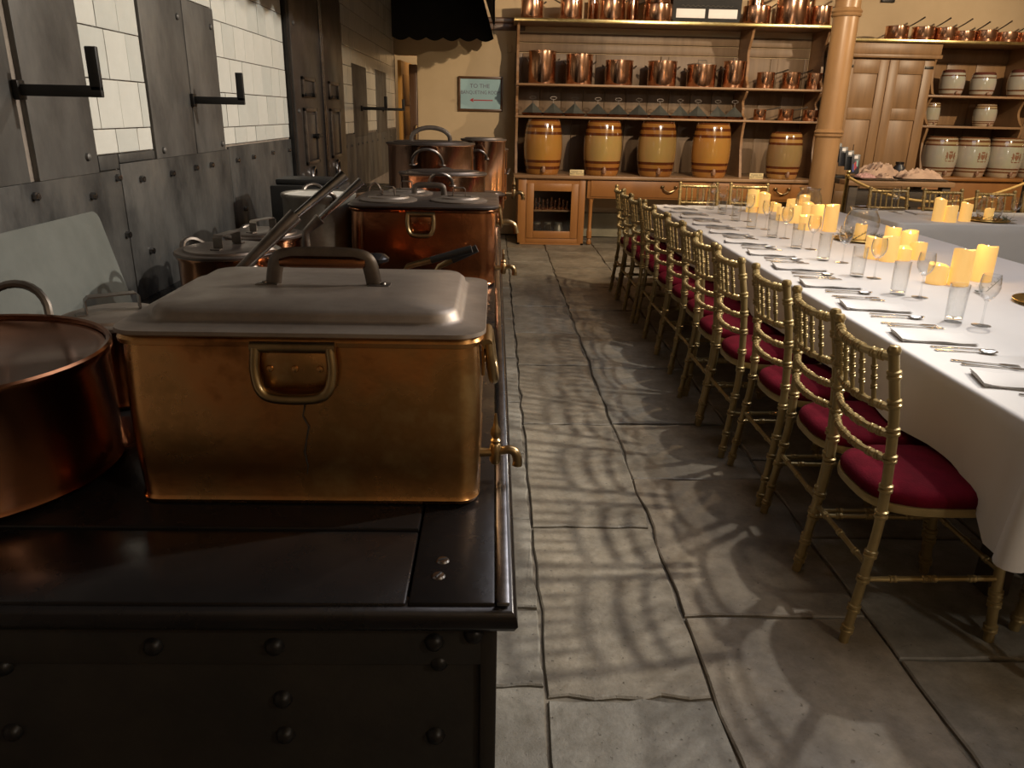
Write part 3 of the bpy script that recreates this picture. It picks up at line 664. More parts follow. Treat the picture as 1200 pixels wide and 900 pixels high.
# base cabinet
cx0, cx1, yc = .285, 1.08, YD+.045
MB().box(cx0, cx0+.03, yc, YB-.01, .0, .775).box(cx1-.03, cx1, yc, YB-.01, 0, .775).box(cx0, cx1, yc, YB-.01, .0, .06).box(cx0, cx1, YB-.03, YB-.01, 0, .775).box(cx0+.03, cx1-.03, yc, yc+.03, .71, .775).build('cabinet_body', wood_cab, dr)
MB().box(cx0+.03, cx1-.03, yc+.06, YB-.04, .385, .40, .003).build('cabinet_shelf', wood_h, dr)
MB().box(cx0, cx0+.10, yc-.004, yc+.02, .02, .775, .004).box(cx1-.075, cx1, yc-.004, yc+.02, .02, .775, .004).box(cx0+.1, cx1-.075, yc-.004, yc+.02, .02, .075, .004).build('cabinet_face', wood_cab, dr)
dx0, dx1, dz0, dz1 = .387, 1.0, .078, .715
dd = MB().box(dx0, dx0+.085, yc-.014, yc+.01, dz0, dz1, .004).box(dx1-.085, dx1, yc-.014, yc+.01, dz0, dz1, .004).box(dx0+.085, dx1-.085, yc-.014, yc+.01, dz0, dz0+.085, .004).box(dx0+.085, dx1-.085, yc-.014, yc+.01, dz1-.085, dz1, .004).build('cabinet_door', wood_cab, dr)
MB().box(dx0+.08, dx1-.08, yc-.002, yc+.002, dz0+.08, dz1-.08).build('glass_pane', pane_m, dd)
# turned leg beside cabinet and drawers
lg = [(.012, 0), (.028, .01), (.03, .04), (.018, .07), (.03, .08), (.032, .15), (.03, .17), (.022, .19), (.024, .5), (.03, .52), (.03, .54)]
for x in (1.155, 2.55, 3.80):
    MB().lathe(lg, 16).box(-.035, .035, -.035, .035, .54, .60, .004).build('turned_leg', wood_cab, dr, (x, yc+.05, 0))
MB().box(1.10, XD1, yc, yc+.025, .555, .775, .003).build('apron', wood_cab, dr)
for x0, x1 in ((1.14, 2.50), (2.58, 3.80)):
    df = MB().box(x0, x1, yc-.012, yc+.004, .575, .765, .006).build('drawer_front', wood_cab, dr)
    for s in (.68,):
        xh = x0 + (x1-x0)*s
        MB().tube(cat_rom([(xh-.075, yc-.02, .70), (xh-.06, yc-.045, .67), (xh, yc-.05, .645), (xh+.06, yc-.045, .67), (xh+.075, yc-.02, .70)], 5), .009, 8).lathe([(0, -.018), (.02, -.012), (.024, 0), (.02, .012), (0, .018)], 12, (xh-.08, yc-.025, .705)).lathe([(0, -.018), (.02, -.012), (.024, 0), (.02, .012), (0, .018)], 12, (xh+.08, yc-.025, .705)).build('drawer_handle', brass, df)
# upper part
YS = 9.52; ZT = 2.50
shz = {'shelf_mid': 1.822, 'shelf_low': 1.467}
MB().box(XD0-.04, XD1+.06, YS-.06, YB-.005, ZT-.03, ZT, .004).build('top_shelf', wood_h, dr)
MB().box(XD0-.045, XD1+.065, YS-.072, YS-.058, ZT-.035, ZT+.004, .003).build('brass_edge', brass_br, dr)
MB().box(XD0-.01, XD1, YS, YB-.005, 1.797, 1.822, .004).build('shelf', wood_h, dr)
XU = 2.965
MB().box(XD0-.01, XU, YS, YB-.005, 1.443, 1.467, .004).build('shelf', wood_h, dr)
MB().box(XU, XD1, YS, YB-.005, 1.443, 1.467, .004).build('shelf', wood_h, dr)
def upright(x, t=.028):
    f = YS+.02
    pts = [(YB-.005, .812), (YS-.06, .812), (YS-.02, .95), (f+.02, 1.12), (f+.03, 1.25), (f+.01, 1.38), (f-.01, 1.443), (f-.01, 1.49)]
    for zb_ in (1.467, 1.822):
        top_ = 1.797 if zb_ < 1.5 else 2.46; h = top_-zb_
        for k in range(13):
            a = k/12
            pts.append((f + .02 + .10*sin(pi*a)**.7 + .018*sin(4*pi*a), zb_+.03 + (h-.05)*a))
    pts += [(YS-.03, 2.47), (YB-.005, 2.47)]
    MB().prism(pts, x-t/2, x+t/2, 'x').build('upright', wood, dr, angle=20)
for x in (XD0+.01, XU, XD1-.015): upright(x)
# back boards
def boards(x0, x1, z0, z1, w=.32, mat=wood_pale, y=YB-.02, par=dr, nm='back_board'):
    n = max(1, round((x1-x0)/w)); ww = (x1-x0)/n
    for k in range(n): MB().box(x0+k*ww+.002, x0+(k+1)*ww-.002, y, y+.014, z0, z1, .004).build(nm, mat, par)
boards(XD0+.03, XU-.02, .82, 1.44); boards(XU+.02, XD1-.04, .82, 1.44)
boards(XD0+.03, XU-.02, 1.47, 1.795, .27); boards(XU+.02, XD1-.04, 1.47, 1.795, .27)
for x0, x1 in ((XD0+.03, XU-.02), (XU+.02, XD1-.04)):
    MB().box(x0, x1, YB-.035, YB-.008, 2.30, 2.40, .006).build('back_rail', wood_pale, dr)
    MB().box(x0, x1, YB-.028, YB-.008, 2.19, 2.29, .006).build('back_rail', wood_pale, dr)
    n = max(2, round((x1-x0)/.9)); ww = (x1-x0)/n
    for k in range(n):
        MB().box(x0+k*ww+.05, x0+(k+1)*ww-.05, YB-.016, YB-.006, 1.83, 2.18, .004).build('back_panel', wood_pale, dr)
        MB().box(x0+k*ww-.045, x0+k*ww+.045, YB-.028, YB-.006, 1.83, 2.18, .004).build('back_stile', wood_pale, dr)
    MB().box(x1-.05, x1, YB-.028, YB-.006, 1.83, 2.18, .004).build('back_stile', wood_pale, dr)

# barrels --------------------------------------------------------------
def barrel_proto(name, r, h, mat, label, cat='barrel', crest=False, grp=None):
    t = thing(name, label, cat, (0, 0, 0), 0, grp); pr = [(0, 0), (r*.80, 0), (r*.82, .004)]
    for k in range(1, 24):
        a = k/24; pr.append((r*(.82 + .18*sin(pi*a)**.8), h*a))
    pr += [(r*.80, h*.99), (r*.78, h), (r*.70, h), (r*.68, h*.985), (0, h*.985)]
    MB().lathe(pr, 40).build('body', mat, t)
    MB().tube([(0, -r*.80, h*.10), (0, -r*1.02, h*.10)], [r*.13, r*.11], 10).lathe([(0, -h*.04), (r*.09, -h*.04), (r*.09, h*.05), (r*.06, h*.07), (0, h*.07)], 10, (0, -r*1.0, h*.10)).build('spigot', crest_m, t)
    if crest:
        # coat of arms: shield between two supporters, crown above, ribbon below
        q = MB()
        def on(x, z):
            rr = r*(.82 + .18*sin(pi*max(.05, min(.95, z/h)))**.8) + .0012
            return (x, -sqrt(max(rr*rr - x*x, 1e-6)), z)
        def patch(poly):
            n_ = len(poly); cx_ = sum(p[0] for p in poly)/n_; cz_ = sum(p[1] for p in poly)/n_
            q.add([on(cx_, cz_)] + [on(*p) for p in poly], [(0, i+1, (i+1) % n_+1) for i in range(n_)])
        s = r*.082; ox = r*.16; oz = h*.52
        patch([(ox+s*a, oz+s*b) for a, b in ((-1.6, 1.8), (1.6, 1.8), (1.6, -.4), (0, -2.4), (-1.6, -.4))])
        patch([(ox+s*a, oz+s*b) for a, b in ((-1.3, 2.3), (-1.5, 3.8), (-.7, 3.1), (0, 4.1), (.7, 3.1), (1.5, 3.8), (1.3, 2.3))])
        for d in (-1, 1):
            patch([(ox+d*s*a, oz+s*b) for a, b in ((2.1, -2.2), (2.0, .4), (2.3, 2.4), (3.2, 3.3), (3.6, 2.3), (3.3, 1.0), (4.1, .2), (3.4, -.6), (3.9, -2.2), (3.1, -2.2), (2.8, -.9))])
        patch([(ox+s*a, oz+s*b) for a, b in ((-3.8, -2.6), (-2, -3.2), (0, -2.8), (2, -3.2), (3.8, -2.6), (3.2, -3.6), (0, -3.7), (-3.2, -3.6))])
        q.build('crest', crest_m, t)
    return t
def spread(proto_fn, spots, labels, grp):
    first = None
    for i, (loc, rz) in enumerate(spots):
        if first is None:
            first = proto_fn(labels[i]); first.location = loc; first.rotation_euler = (0, 0, rz); first['group'] = grp
        else: copy_tree(first, loc, rz, labels[i], grp)
    return first
YBr = 9.44
def px_w(u0, u1, v, Y): return (onY(u1, v, Y) - onY(u0, v, Y)).x
bl = [(636, bar_a, 'amber glazed barrel at the glazed cupboard end of the dresser'), (706, bar_b, 'tan glazed barrel beside the first small notice on the dresser'), (769, bar_b, 'tan glazed barrel with a dark chip, third along the dresser'),
      (832.5, bar_a, 'amber glazed barrel fourth along the dresser, against the upright'), (919, bar_c, 'dull stone-coloured barrel alone in the bay beside the column')]
for u, m_, lb in bl:
    x = onY(u, 180, YBr).x
    big = u < 900
    b = barrel_proto('stoneware_barrel', .228 if big else .205, .615 if big else .53, m_, lb, 'barrel', grp='large brown-banded barrels on the dresser'); b.location = (x, YBr, .812)
# notices
def text_mesh(s, size, ext=.0006):
    cu = bpy.data.curves.new('t', 'FONT'); cu.body = s; cu.size = size; cu.align_x = 'CENTER'; cu.align_y = 'CENTER'; cu.extrude = ext; cu.resolution_u = 3
    o = bpy.data.objects.new('t', cu); COL.objects.link(o); dg = bpy.context.evaluated_depsgraph_get()
    me = bpy.data.meshes.new_from_object(o.evaluated_get(dg)); bpy.data.objects.remove(o, do_unlink=True); bpy.data.curves.remove(cu); return me
def text_on(s, size, mat, par, loc, sx=1.0, name='lettering'):
    me = text_mesh(s, size); me.transform(Matrix.Rotation(pi/2, 4, 'X') @ Matrix.Diagonal((sx, 1, 1, 1)))
    return mk(name, me, mat, par, loc)
for u, lb in ((676, 'cream notice card between the first two barrels on the dresser'), (887, 'cream notice card beside the dull stone-coloured barrel')):
    p = onY(u, 200, YD+.06); t = thing('notice_card', lb, 'notice', (p.x, YD+.06, .812), 0, 'cream notice cards')
    MB().box(-.082, .082, -.006, .006, 0, .066, .002).build('card', cream, t)
    text_on('PLEASE DO', .026, ink_blk, t, (0, -.0066, .045), 1.0); text_on('NOT TOUCH', .026, ink_blk, t, (0, -.0066, .021), 1.0)

# copper pots on the dresser -------------------------------------------
def shelf_pot(r, h, label, lid=False, mat=copper_br):
    t = thing('stock_pot', label, 'pot', (0, 0, 0))
    MB().lathe([(0, 0), (r-.004, 0), (r, .006), (r, h-.01), (r+.005, h-.006), (r+.005, h), (r-.003, h), (r-.004, .01), (0, .008)], 36).build('body', mat, t)
    for s in (-1, 1):
        q = MB().tube(loop_handle(.08, .05, .007), .0075, 8).xf(Matrix.Rotation(radians(50), 4, 'X')); q.build('side_handle', handle_m, t, (s*r, 0, h*.68), s*pi/2)
    if lid:
        l = MB().lathe([(r+.006, h-.004), (r+.006, h+.004), (r*.8, h+.010), (0, h+.012)], 32).build('lid', tinned, t)
        MB().tube([(-.05, 0, h+.008), (-.05, 0, h+.05), (.05, 0, h+.05), (.05, 0, h+.008)], .005, 8).build('lid_handle', handle_m, l)
    return t
for i, (u0, u1, v0, lid) in enumerate(((619, 651, 60, 0), (663, 694, 64, 0), (709, 741, 71, 0), (759, 792, 72, 0), (805, 838, 76, 1), (847, 872, 72, 0))):
    Yp = 9.70; w = px_w(u0, u1, 85, Yp); xc = onY((u0+u1)/2, 90, Yp).x; h = onY((u0+u1)/2, v0, Yp).z - 1.822
    o = shelf_pot(w/2, h, ('copper stock pot with side handles at the wall end of the middle shelf', 'copper stock pot second from the wall end of the middle shelf', 'copper stock pot third from the wall end of the middle shelf', 'copper stock pot fourth from the wall end of the middle shelf', 'lidded copper stock pot with square top handle on the middle shelf', 'narrow copper stock pot against the dresser upright')[i], lid)
    o.location = (xc, Yp, 1.822); o['group'] = 'stock pots on the middle dresser shelf'
def saucepan(r, h, label, loc, ang=25, ln_=.24, tilt=.25, mat=copper_br, grp=None, hm=handle_m, lid=False):
    t = thing('saucepan', label, 'saucepan', loc, 0, grp)
    MB().lathe([(0, 0), (r-.004, 0), (r, .006), (r, h-.003), (r+.003, h), (r-.002, h), (r-.003, .01), (0, .008)], 32).build('body', mat, t)
    a = radians(ang); c, s = cos(a), sin(a); z = h*.86
    pts = [(c*r*.98, s*r*.98, z), (c*(r+.03), s*(r+.03), z+.012), (c*(r+ln_*.6), s*(r+ln_*.6), z+ln_*.6*tilt), (c*(r+ln_), s*(r+ln_), z+ln_*tilt*1.05)]
    MB().tube(pts, [.012, .007, .008, .010], 8).build('handle', hm, t)
    if lid: MB().lathe([(r+.006, h), (r+.006, h+.005), (0, h+.008)], 28).build('lid', mat, t)
    return t
for i, (u0, u1, v0) in enumerate(((888, 908, 85), (918, 938, 85), (947, 964, 86))):
    Yp = 9.70; w = px_w(u0, u1, 95, Yp); p = onY((u0+u1)/2, v0, Yp)
    saucepan(w/2, p.z-1.822, ('copper saucepan next to the upright on the middle shelf of the column bay', 'copper saucepan between two others on the middle shelf of the column bay', 'copper saucepan closest to the column on the middle shelf')[i], (p.x, Yp, 1.822), 30, .27, .25, grp='saucepans in the column bay')
for i, (u0, u1, v0) in enumerate(((884, 898, 128), (913, 930, 128), (942, 959, 129))):
    Yp = 9.66; w = px_w(u0, u1, 133, Yp); p = onY((u0+u1)/2, v0, Yp)
    saucepan(w/2, p.z-1.467, ('small copper saucepan next to the upright on the low shelf of the column bay', 'small copper saucepan in the middle of the low shelf of the column bay', 'small copper saucepan closest to the column on the low shelf')[i], (p.x, Yp, 1.467), 20, .22, .2, grp='small saucepans in the column bay')
# peaked moulds on the low shelf
def peak_mould(label):
    t = thing('peaked_mould', label, 'mould', (0, 0, 0))
    MB().lathe([(0, 0), (.085, 0), (.10, .012), (.105, .03), (.10, .03), (.08, .008), (0, .006)], 28).build('dish', copper_dk, t)
    m = MB(); s = .10; m.add([(-s, -.03, .028), (0, -.075, .028), (s, -.03, .028), (s*.5, .07, .028), (-s*.5, .07, .028), (.0, 0, .135)], [(0, 1, 5), (1, 2, 5), (2, 3, 5), (3, 4, 5), (4, 0, 5), (4, 3, 2, 1, 0)])
    m.build('peaked_lid', peak_m, t, smooth=False); t.scale = (1.25, 1.25, 1.1)
    MB().tube([(0, 0, .13), (0, 0, .165)], .004, 6).tube([(.03*cos(a), .0, .182 + .014*sin(a)) for a in [2*pi*k/14 for k in range(14)]], .0035, 6, closed=True).build('ring_finial', handle_m, t)
    return t
sp_ = [624, 648, 673, 700, 724, 748, 772.5, 796, 817, 840, 860]
spread(peak_mould, [((onY(u, 133, 9.66).x, 9.66, 1.467), R(-.25, .25)) for u in sp_],
       ['copper dish with peaked grey lid, %s along the low dresser shelf' % ORD[k] for k in range(len(sp_))], 'peaked moulds on the low dresser shelf')
# top shelf pans
tops = [(611, 637, 1, 0, 9.62), (657, 683, 0, 1, 9.62), (703, 733, -1, 1, 9.62), (755, 790, 6, 1, 9.64), (872, 903, 8, 1, 9.62), (912, 948, 1, 1, 9.62), (952, 975, 8, 1, 9.62)]
lb_ = ['copper saucepan at the wall end of the top dresser shelf', 'copper saucepan with long rising handle, second on the top dresser shelf', 'wide copper saucepan third on the top dresser shelf', 'copper pan beneath another beside the black tray', 'copper saucepan on the far side of the black tray', 'widest copper saucepan near the column on the top shelf', 'copper saucepan beside the column on the top shelf']
for i, (u0, u1, v0, hs, Yp) in enumerate(tops):
    w = px_w(u0, u1, 15, Yp); p = onY((u0+u1)/2, v0, Yp)
    saucepan(w/2, max(.12, p.z-ZT), lb_[i], (p.x, Yp, ZT), 150 if i in (1,) else 30, .32 if hs else .06, .5, grp='saucepans on the top dresser shelf')
for (u0, u1, v0, Yp, lb) in ((690, 703, 0, 9.88, 'copper saucepan standing behind the first wide pans of the top shelf'), (735, 750, 0, 9.88, 'copper saucepan standing behind the wide pan of the top shelf'), (880, 897, -2, 9.88, 'copper saucepan behind the one past the black tray'), (935, 965, -8, 9.86, 'tall copper saucepan behind the pans near the column')):
    w = px_w(u0, u1, 10, Yp); p = onY((u0+u1)/2, v0, Yp); saucepan(min(.095, w/2), max(.15, p.z-ZT), lb, (p.x, 9.93, ZT), 4, .28, .4, grp='saucepans on the top dresser shelf')
p = onY(772, 6, 9.64); saucepan(.155, .13, 'copper saucepan stacked upon the pan beside the black tray', (p.x, 9.64, p.z + .004), 30, .3, .4, grp='saucepans on the top dresser shelf')
# black tray with two white sheets
xa, xb = onY(788, 22, 9.52).x, onY(868, 24, 9.52).x
t = thing('display_tray', 'black tray holding two white sheets on the top dresser shelf', 'tray', ((xa+xb)/2, 9.56, ZT)); hw = (xb-xa)/2
m = MB(); pr = rrect(-hw, hw, 0, .42, .05, 0, 5); m.loft([[(p_[0], -.02, p_[1]) for p_ in pr], [(p_[0], .02, p_[1]) for p_ in pr]]); tr = m.build('tray_panel', hood_in, t)
for s in (-1, 1): MB().box(s*.185-.165, s*.185+.165, -.026, -.0195, .05, .145, .002).build('sheet', paper, t)
m = MB()
m.tube([(-hw*.75 + hw*1.5*k/40, -.0225, .175 + .008*sin(k*1.6)) for k in range(41)], .004, 6).build('scroll_trim', iron_strip, t)
t.rotation_euler = (0, 0, 0)
# inside the glazed cupboard
for i in range(9):
    x = .50 + i*.048; h = R(.09, .15)
    t = thing('jelly_mould', 'small copper jelly mould in the glazed cupboard, %s from its hinge side' % ORD[i], 'mould', (x, yc+.13+.04*(i % 2), .40), 0, 'copper jelly moulds in the cupboard')
    MB().lathe([(0, 0), (.021, 0), (.022, .03), (.017, .035), (.018, h*.7), (.014, h*.72), (.012, h), (0, h)], 14).build('body', copper_br, t)
    MB().lathe([(.023, .0), (.025, .004), (.023, .008)], 14).build('rim', copper, t)
for i, (x, r) in enumerate(((.52, .07), (.66, .055), (.79, .06))):
    t = thing('glass_jar', ('squat glass jar at the hinge side of the cupboard floor', 'small glass jar in the middle of the cupboard floor', 'dull grey jar on the cupboard floor')[i], 'jar', (x, yc+.16, .06), 0, 'jars on the cupboard floor')
    MB().lathe([(0, 0), (r, 0), (r, .12), (r*.7, .15), (r*.7, .17), (r*.66, .17), (r*.66, .15), (r-.005, .12), (r-.005, .006), (0, .006)], 20).build('body', glass if i < 2 else tin, t)
    MB().lathe([(r*.74, .165), (r*.74, .185), (0, .19)], 18).build('lid', tin, t)

# sign ------------------------------------------------------------------
pa, pb = onY(537, 89, YB-.03), onY(589, 131, YB-.03); sx, sz = (pa.x+pb.x)/2, (pa.z+pb.z)/2; w, h = (pb.x-pa.x)/2, (pa.z-pb.z)/2
t = thing('wall_sign', 'framed pale blue direction sign with a red arrow on the beige wall', 'sign', (sx, YB-.004, sz))
MB().box(-w, w, -.03, 0, h-.028, h, .005).box(-w, w, -.03, 0, -h, -h+.028, .005).box(-w, -w+.028, -.03, 0, -h+.02, h-.02, .005).box(w-.028, w, -.03, 0, -h+.02, h-.02, .005).build('frame', wood_dark, t)
pn = MB().box(-w+.02, w-.02, -.018, -.004, -h+.02, h-.02).build('panel', sign_blue, t)
text_on('TO THE', .066, ink_grey, pn, (-.01, -.0186, h*.45), 1.05); text_on('BANQUETING ROOM', .058, ink_grey, pn, (0, -.0186, h*.08), .86)
MB().prism([(-.09, -.006), (.15, -.006), (.15, .006), (-.09, .006)], -.0195, -.018, 'y').prism([(-.135, 0), (-.085, -.026), (-.095, 0), (-.085, .026)], -.0195, -.018, 'y').build('arrow', ink_red, pn, (0, 0, -h*.36))
MB().box(-.03, .03, -.012, 0, -.04, .04, .004).build('junction_box', plaster, None, (.17, YB-.004, 2.22)); tag(bpy.data.objects['junction_box'], 'small beige box on the wall beside the dresser', 'wall box')

# column ----------------------------------------------------------------
YC = 8.0; xcol = onY(972, 150, YC).x
t = thing('column', 'slim round wood-grained iron column standing beside the dresser', 'column', (xcol, YC, 0))
zr1 = onY(974, 155, YC).z; zr2 = onY(1000, 14, YC).z
MB().lathe([(.16, 0), (.16, .12), (.125, .16), (.122, 1.0), (.118, 2.4), (.115, ZC-.3), (.15, ZC-.2), (.18, ZC-.02), (0, ZC-.02)], 40).build('shaft', col_m, t)
for z, k in ((zr1, 0), (zr2, 1)):
    MB().lathe([(.115, -.05), (.13, -.045), (.138, -.03), (.130, -.018), (.142, 0), (.130, .018), (.12, .03), (.115, .03)], 36).build('ring', col_m, t, (0, 0, z))

# right-hand cupboard and shelves ----------------------------------------
YK = 9.38
cb = thing('cupboard', 'tall wooden cupboard with two panelled doors beside the column', 'cupboard', (0, 0, 0))
kx0, kx1 = 3.98, 5.05; kz0, kz1 = .05, 2.30
MB().box(kx0, kx1, YK+.03, YB-.005, kz0, kz1, .004).build('body', wood_cup, cb)
MB().box(kx0-.02, kx1+.03, YK-.03, YB-.005, 2.21, 2.33, .008).build('frieze', wood_cup, cb)
MB().box(kx0-.02, kx1+.04, YK-.05, YK+.04, 2.165, 2.21, .01).build('cornice', wood_cup, cb)
xm = (kx0+kx1)/2
for s, a, b in ((0, kx0+.02, xm-.003), (1, xm+.003, kx1-.02)):
    dr_ = MB()
    def frm(z0, z1):
        dr_.box(a, a+.11, YK, YK+.03, z0, z1, .004).box(b-.11, b, YK, YK+.03, z0, z1, .004)
    frm(.5, 2.15); dr_.box(a+.11, b-.11, YK, YK+.03, 2.0, 2.15, .004).box(a+.11, b-.11, YK, YK+.03, 1.50, 1.63, .004).box(a+.11, b-.11, YK, YK+.03, .5, .68, .004)
    d_ = dr_.build('cupboard_door', wood_cup, cb)
    MB().box(a+.105, b-.105, YK+.014, YK+.028, .67, 1.51, .003).build('door_panel', wood_cup, d_)
    MB().box(a+.105, b-.105, YK+.014, YK+.028, 1.62, 2.01, .003).build('door_panel', wood_cup, d_)
    for z in (2.06, .85):
        MB().box(a if s == 0 else b-.10, a+.10 if s == 0 else b, YK-.006, YK+.002, z, z+.03, .002).build('hinge', iron, d_)
# shelf unit
su = thing('shelf_unit', 'open wooden shelf unit with cream barrels beside the tall cupboard', 'shelf unit', (0, 0, 0))
ux0, ux1 = kx1+.02, 7.0
MB().box(3.95, ux1, YK-.06, YB-.005, 2.335, 2.36, .004).build('top_shelf', wood_h, su)
MB().box(3.95, ux1, YK-.072, YK-.058, 2.33, 2.364, .003).build('brass_edge', brass_br, su)
MB().box(ux0, ux1, YK+.12, YB-.005, 1.765, 1.79, .004).build('shelf', wood_h, su)
MB().box(ux0, 6.28, YK+.10, YB-.005, 1.425, 1.45, .004).build('shelf', wood_h, su)
MB().box(ux0-.02, ux1, YD+.02, YB-.005, .835, .872, .008).build('counter_top', wood_cab, su)
MB().box(ux0, ux1, YD+.06, YB-.01, 0, .835, .004).build('base', wood_cab, su)
for x in (5.16, 6.30):
    f = YK+.12; pts = [(YB-.005, .872), (f-.05, .872), (f+.03, 1.1), (f+.05, 1.25), (f, 1.40), (f, 1.46)] + [(f+.03+.09*sin(pi*k/10), 1.47+.29*k/10) for k in range(11)] + [(f, 1.80)] + [(f+.03+.09*sin(pi*k/10), 1.80+.5*k/10) for k in range(11)] + [(f, 2.335), (YB-.005, 2.335)]
    MB().prism(pts, x-.014, x+.014, 'x').build('upright', wood_cup, su, angle=20)
boards(5.18, 6.28, .875, 1.42, .36, wood_cup, par=su); boards(5.18, 6.28, 1.455, 1.76, .36, wood_cup, par=su); boards(5.18, 6.28, 1.795, 2.33, .36, wood_cup, par=su)
boards(6.32, ux1, .875, 1.76, .36, wood_cup, par=su); boards(6.32, ux1, 1.795, 2.33, .36, wood_cup, par=su)
MB().box(5.18, 6.28, YB-.035, YB-.006, 2.18, 2.33, .005).build('back_rail', wood_cup, su)
# barrels on shelf unit
Yp = 9.66
for i, (u0, u1, v0, zb_, m_, lb) in enumerate(((1105, 1132, 82, 1.79, bar_s, 'small cream barrel with dark top next to the cupboard on the upper shelf'), (1141, 1168, 85, 1.79, bar_s, 'small cream barrel with dark top in the middle of the upper shelf'), (1186, 1218, 82, 1.79, bar_s, 'larger cream barrel beyond the upright on the upper shelf'), (1086, 1103, 120, 1.45, bar_w, 'small cream barrel half hidden by the cupboard on the middle shelf'), (1144, 1169, 122, 1.45, bar_w, 'small cream barrel next to the upright on the middle shelf'))):
    w = px_w(u0, u1, 110, Yp); p = onY((u0+u1)/2, v0, Yp)
    b = barrel_proto('cream_barrel', w/2, max(.2, p.z-zb_), m_, lb, 'barrel', grp='small cream barrels on the shelf unit'); b.location = (p.x, Yp, zb_)
Yp = 9.50
spots = [((onY(u, 190, Yp).x, Yp, .872), 0) for u in (1099, 1136, 1175, 1211)]
spread(lambda lb: barrel_proto('cream_barrel', .198, .455, bar_w, lb, 'barrel', crest=True), spots, ['large cream barrel with brown coat of arms, %s from the cupboard' % ORD[k] for k in range(4)], 'large cream barrels with a coat of arms')
# pans on the right top shelf
for i, u in enumerate((1052, 1083, 1109, 1130, 1156, 1180, 1204)):
    Yp = 9.56; p = onY(u, (31, 32, 33, 37, 36, 40, 40)[i], Yp)
    saucepan(.125, max(.12, p.z-2.36), 'bright copper saucepan on the high shelf, %s from the column' % ORD[i], (p.x, Yp, 2.36), 28, .34, .42, grp='saucepans above the cupboard')
# small wall vent on the upper wall
p = onY(1040, 0, YB); t = MB().box(-.08, .08, -.03, 0, -.03, .04, .006).build('wall_bracket', iron, None, (p.x, YB-.003, p.z)); tag(t, 'small dark bracket high on the beige wall above the pans', 'bracket')

# side table with calico bundles -----------------------------------------
ST_Z = .90; sx0, sx1, sy0, sy1 = 3.66, 4.78, 8.05, 8.75
t = thing('side_table', 'old dark wooden work table in front of the tall cupboard', 'table', ((sx0+sx1)/2, (sy0+sy1)/2, 0)); hx, hy = (sx1-sx0)/2, (sy1-sy0)/2
for k in range(3):
    MB().box(-hx, hx, -hy + 2*hy*k/3 + .003, -hy + 2*hy*(k+1)/3 - .003, ST_Z-.05, ST_Z, .006).build('plank', wood_old if k else wood_h, t)
for z0, z1 in ((.64, .82), (.42, .62), (.2, .4)): MB().box(-hx+.05, hx-.05, -hy+.06, -hy+.085, z0, z1, .006).build('front_board', wood_old, t)
for a, b in ((-1, -1), (1, -1), (-1, 1), (1, 1)): MB().box(a*(hx-.07)-.045, a*(hx-.07)+.045, b*(hy-.07)-.045, b*(hy-.07)+.045, 0, ST_Z-.05, .006).build('leg', wood_old, t)
def crumple(w, d, h, seed, mat, label, loc, nm='calico_bundle'):
    rr = random.Random(seed); n = 34; ph = [rr.uniform(0, 6.3) for _ in range(8)]; pk = [(rr.uniform(-.6, .6), rr.uniform(-.5, .5), rr.uniform(.5, 1)) for _ in range(6)]
    vs_ = []; 
    for i in range(n+1):
        for j in range(n+1):
            x = -1+2*i/n; y = -1+2*j/n; e = max(0, 1-(x**4+y**4)**1.5)**.6 if x**4+y**4 < 1 else 0
            q = Vector((x*1.5 + seed*3.1, y*1.5 + seed, seed*.7)); q2 = Vector((x*3.6 + seed, y*3.6, 2.0))
            z = .34 + .42*math.exp(-(x*x*1.6+y*y*2.2)) + .55*(1-abs(mnoise.noise(q))*2.4)*.6 + .22*(1-abs(mnoise.noise(q2))*2.6) - .25; z = max(.05, z)
            vs_.append((x*w/2*(1+.06*sin(5*y+ph[3])), y*d/2*(1+.06*sin(5*x+ph[4])), .006 + h*z*e))
    fs = [(i*(n+1)+j, (i+1)*(n+1)+j, (i+1)*(n+1)+j+1, i*(n+1)+j+1) for i in range(n) for j in range(n)]
    m = MB().add(vs_, fs); b0 = len(m.v); m.add([(x, y, 0) for x, y, z in vs_], [f[::-1] for f in fs]); 
    return tag(m.build(nm, mat, None, loc, angle=70), label, 'cloth')
def tray(label, loc, w, d):
    m = MB(); m.loft([rrect(-w/2, w/2, -d/2, d/2, .06, 0), rrect(-w/2-.02, w/2+.02, -d/2-.02, d/2+.02, .07, .016), rrect(-w/2-.016, w/2+.016, -d/2-.016, d/2+.016, .07, .018), rrect(-w/2+.01, w/2-.01, -d/2+.01, d/2-.01, .06, .004)])
    return tag(m.build('metal_tray', tin, None, loc), label, 'tray')
tray('dull metal tray under pink and tan cloths on the work table', (4.02, 8.26, ST_Z), .34, .34)
tray('dull metal tray under the crumpled bundle on the work table', (4.49, 8.28, ST_Z), .48, .34)
crumple(.40, .30, .15, 3, calico, 'peaked crumpled calico cloth in the middle of the work table', (4.19, 8.55, ST_Z+.02))
crumple(.42, .28, .11, 5, calico, 'low crumpled calico bundle on the tray by the cream barrels', (4.50, 8.28, ST_Z+.02))
crumple(.17, .20, .05, 9, pinkish, 'pink folded cloth on the tray beside the booklet rack', (3.91, 8.24, ST_Z+.02))
crumple(.16, .22, .05, 11, calico, 'tan folded cloth next to the pink one', (4.09, 8.22, ST_Z+.02))
t = thing('dark_jar', 'small dark round jar behind the crumpled bundle', 'jar', (4.44, 8.60, ST_Z)); MB().lathe([(0, 0), (.05, 0), (.065, .05), (.06, .11), (.04, .14), (.04, .15), (0, .15)], 20).build('body', cover_m[1], t); MB().lathe([(.045, .15), (.045, .17), (0, .175)], 18).build('stopper', wood_knob, t)
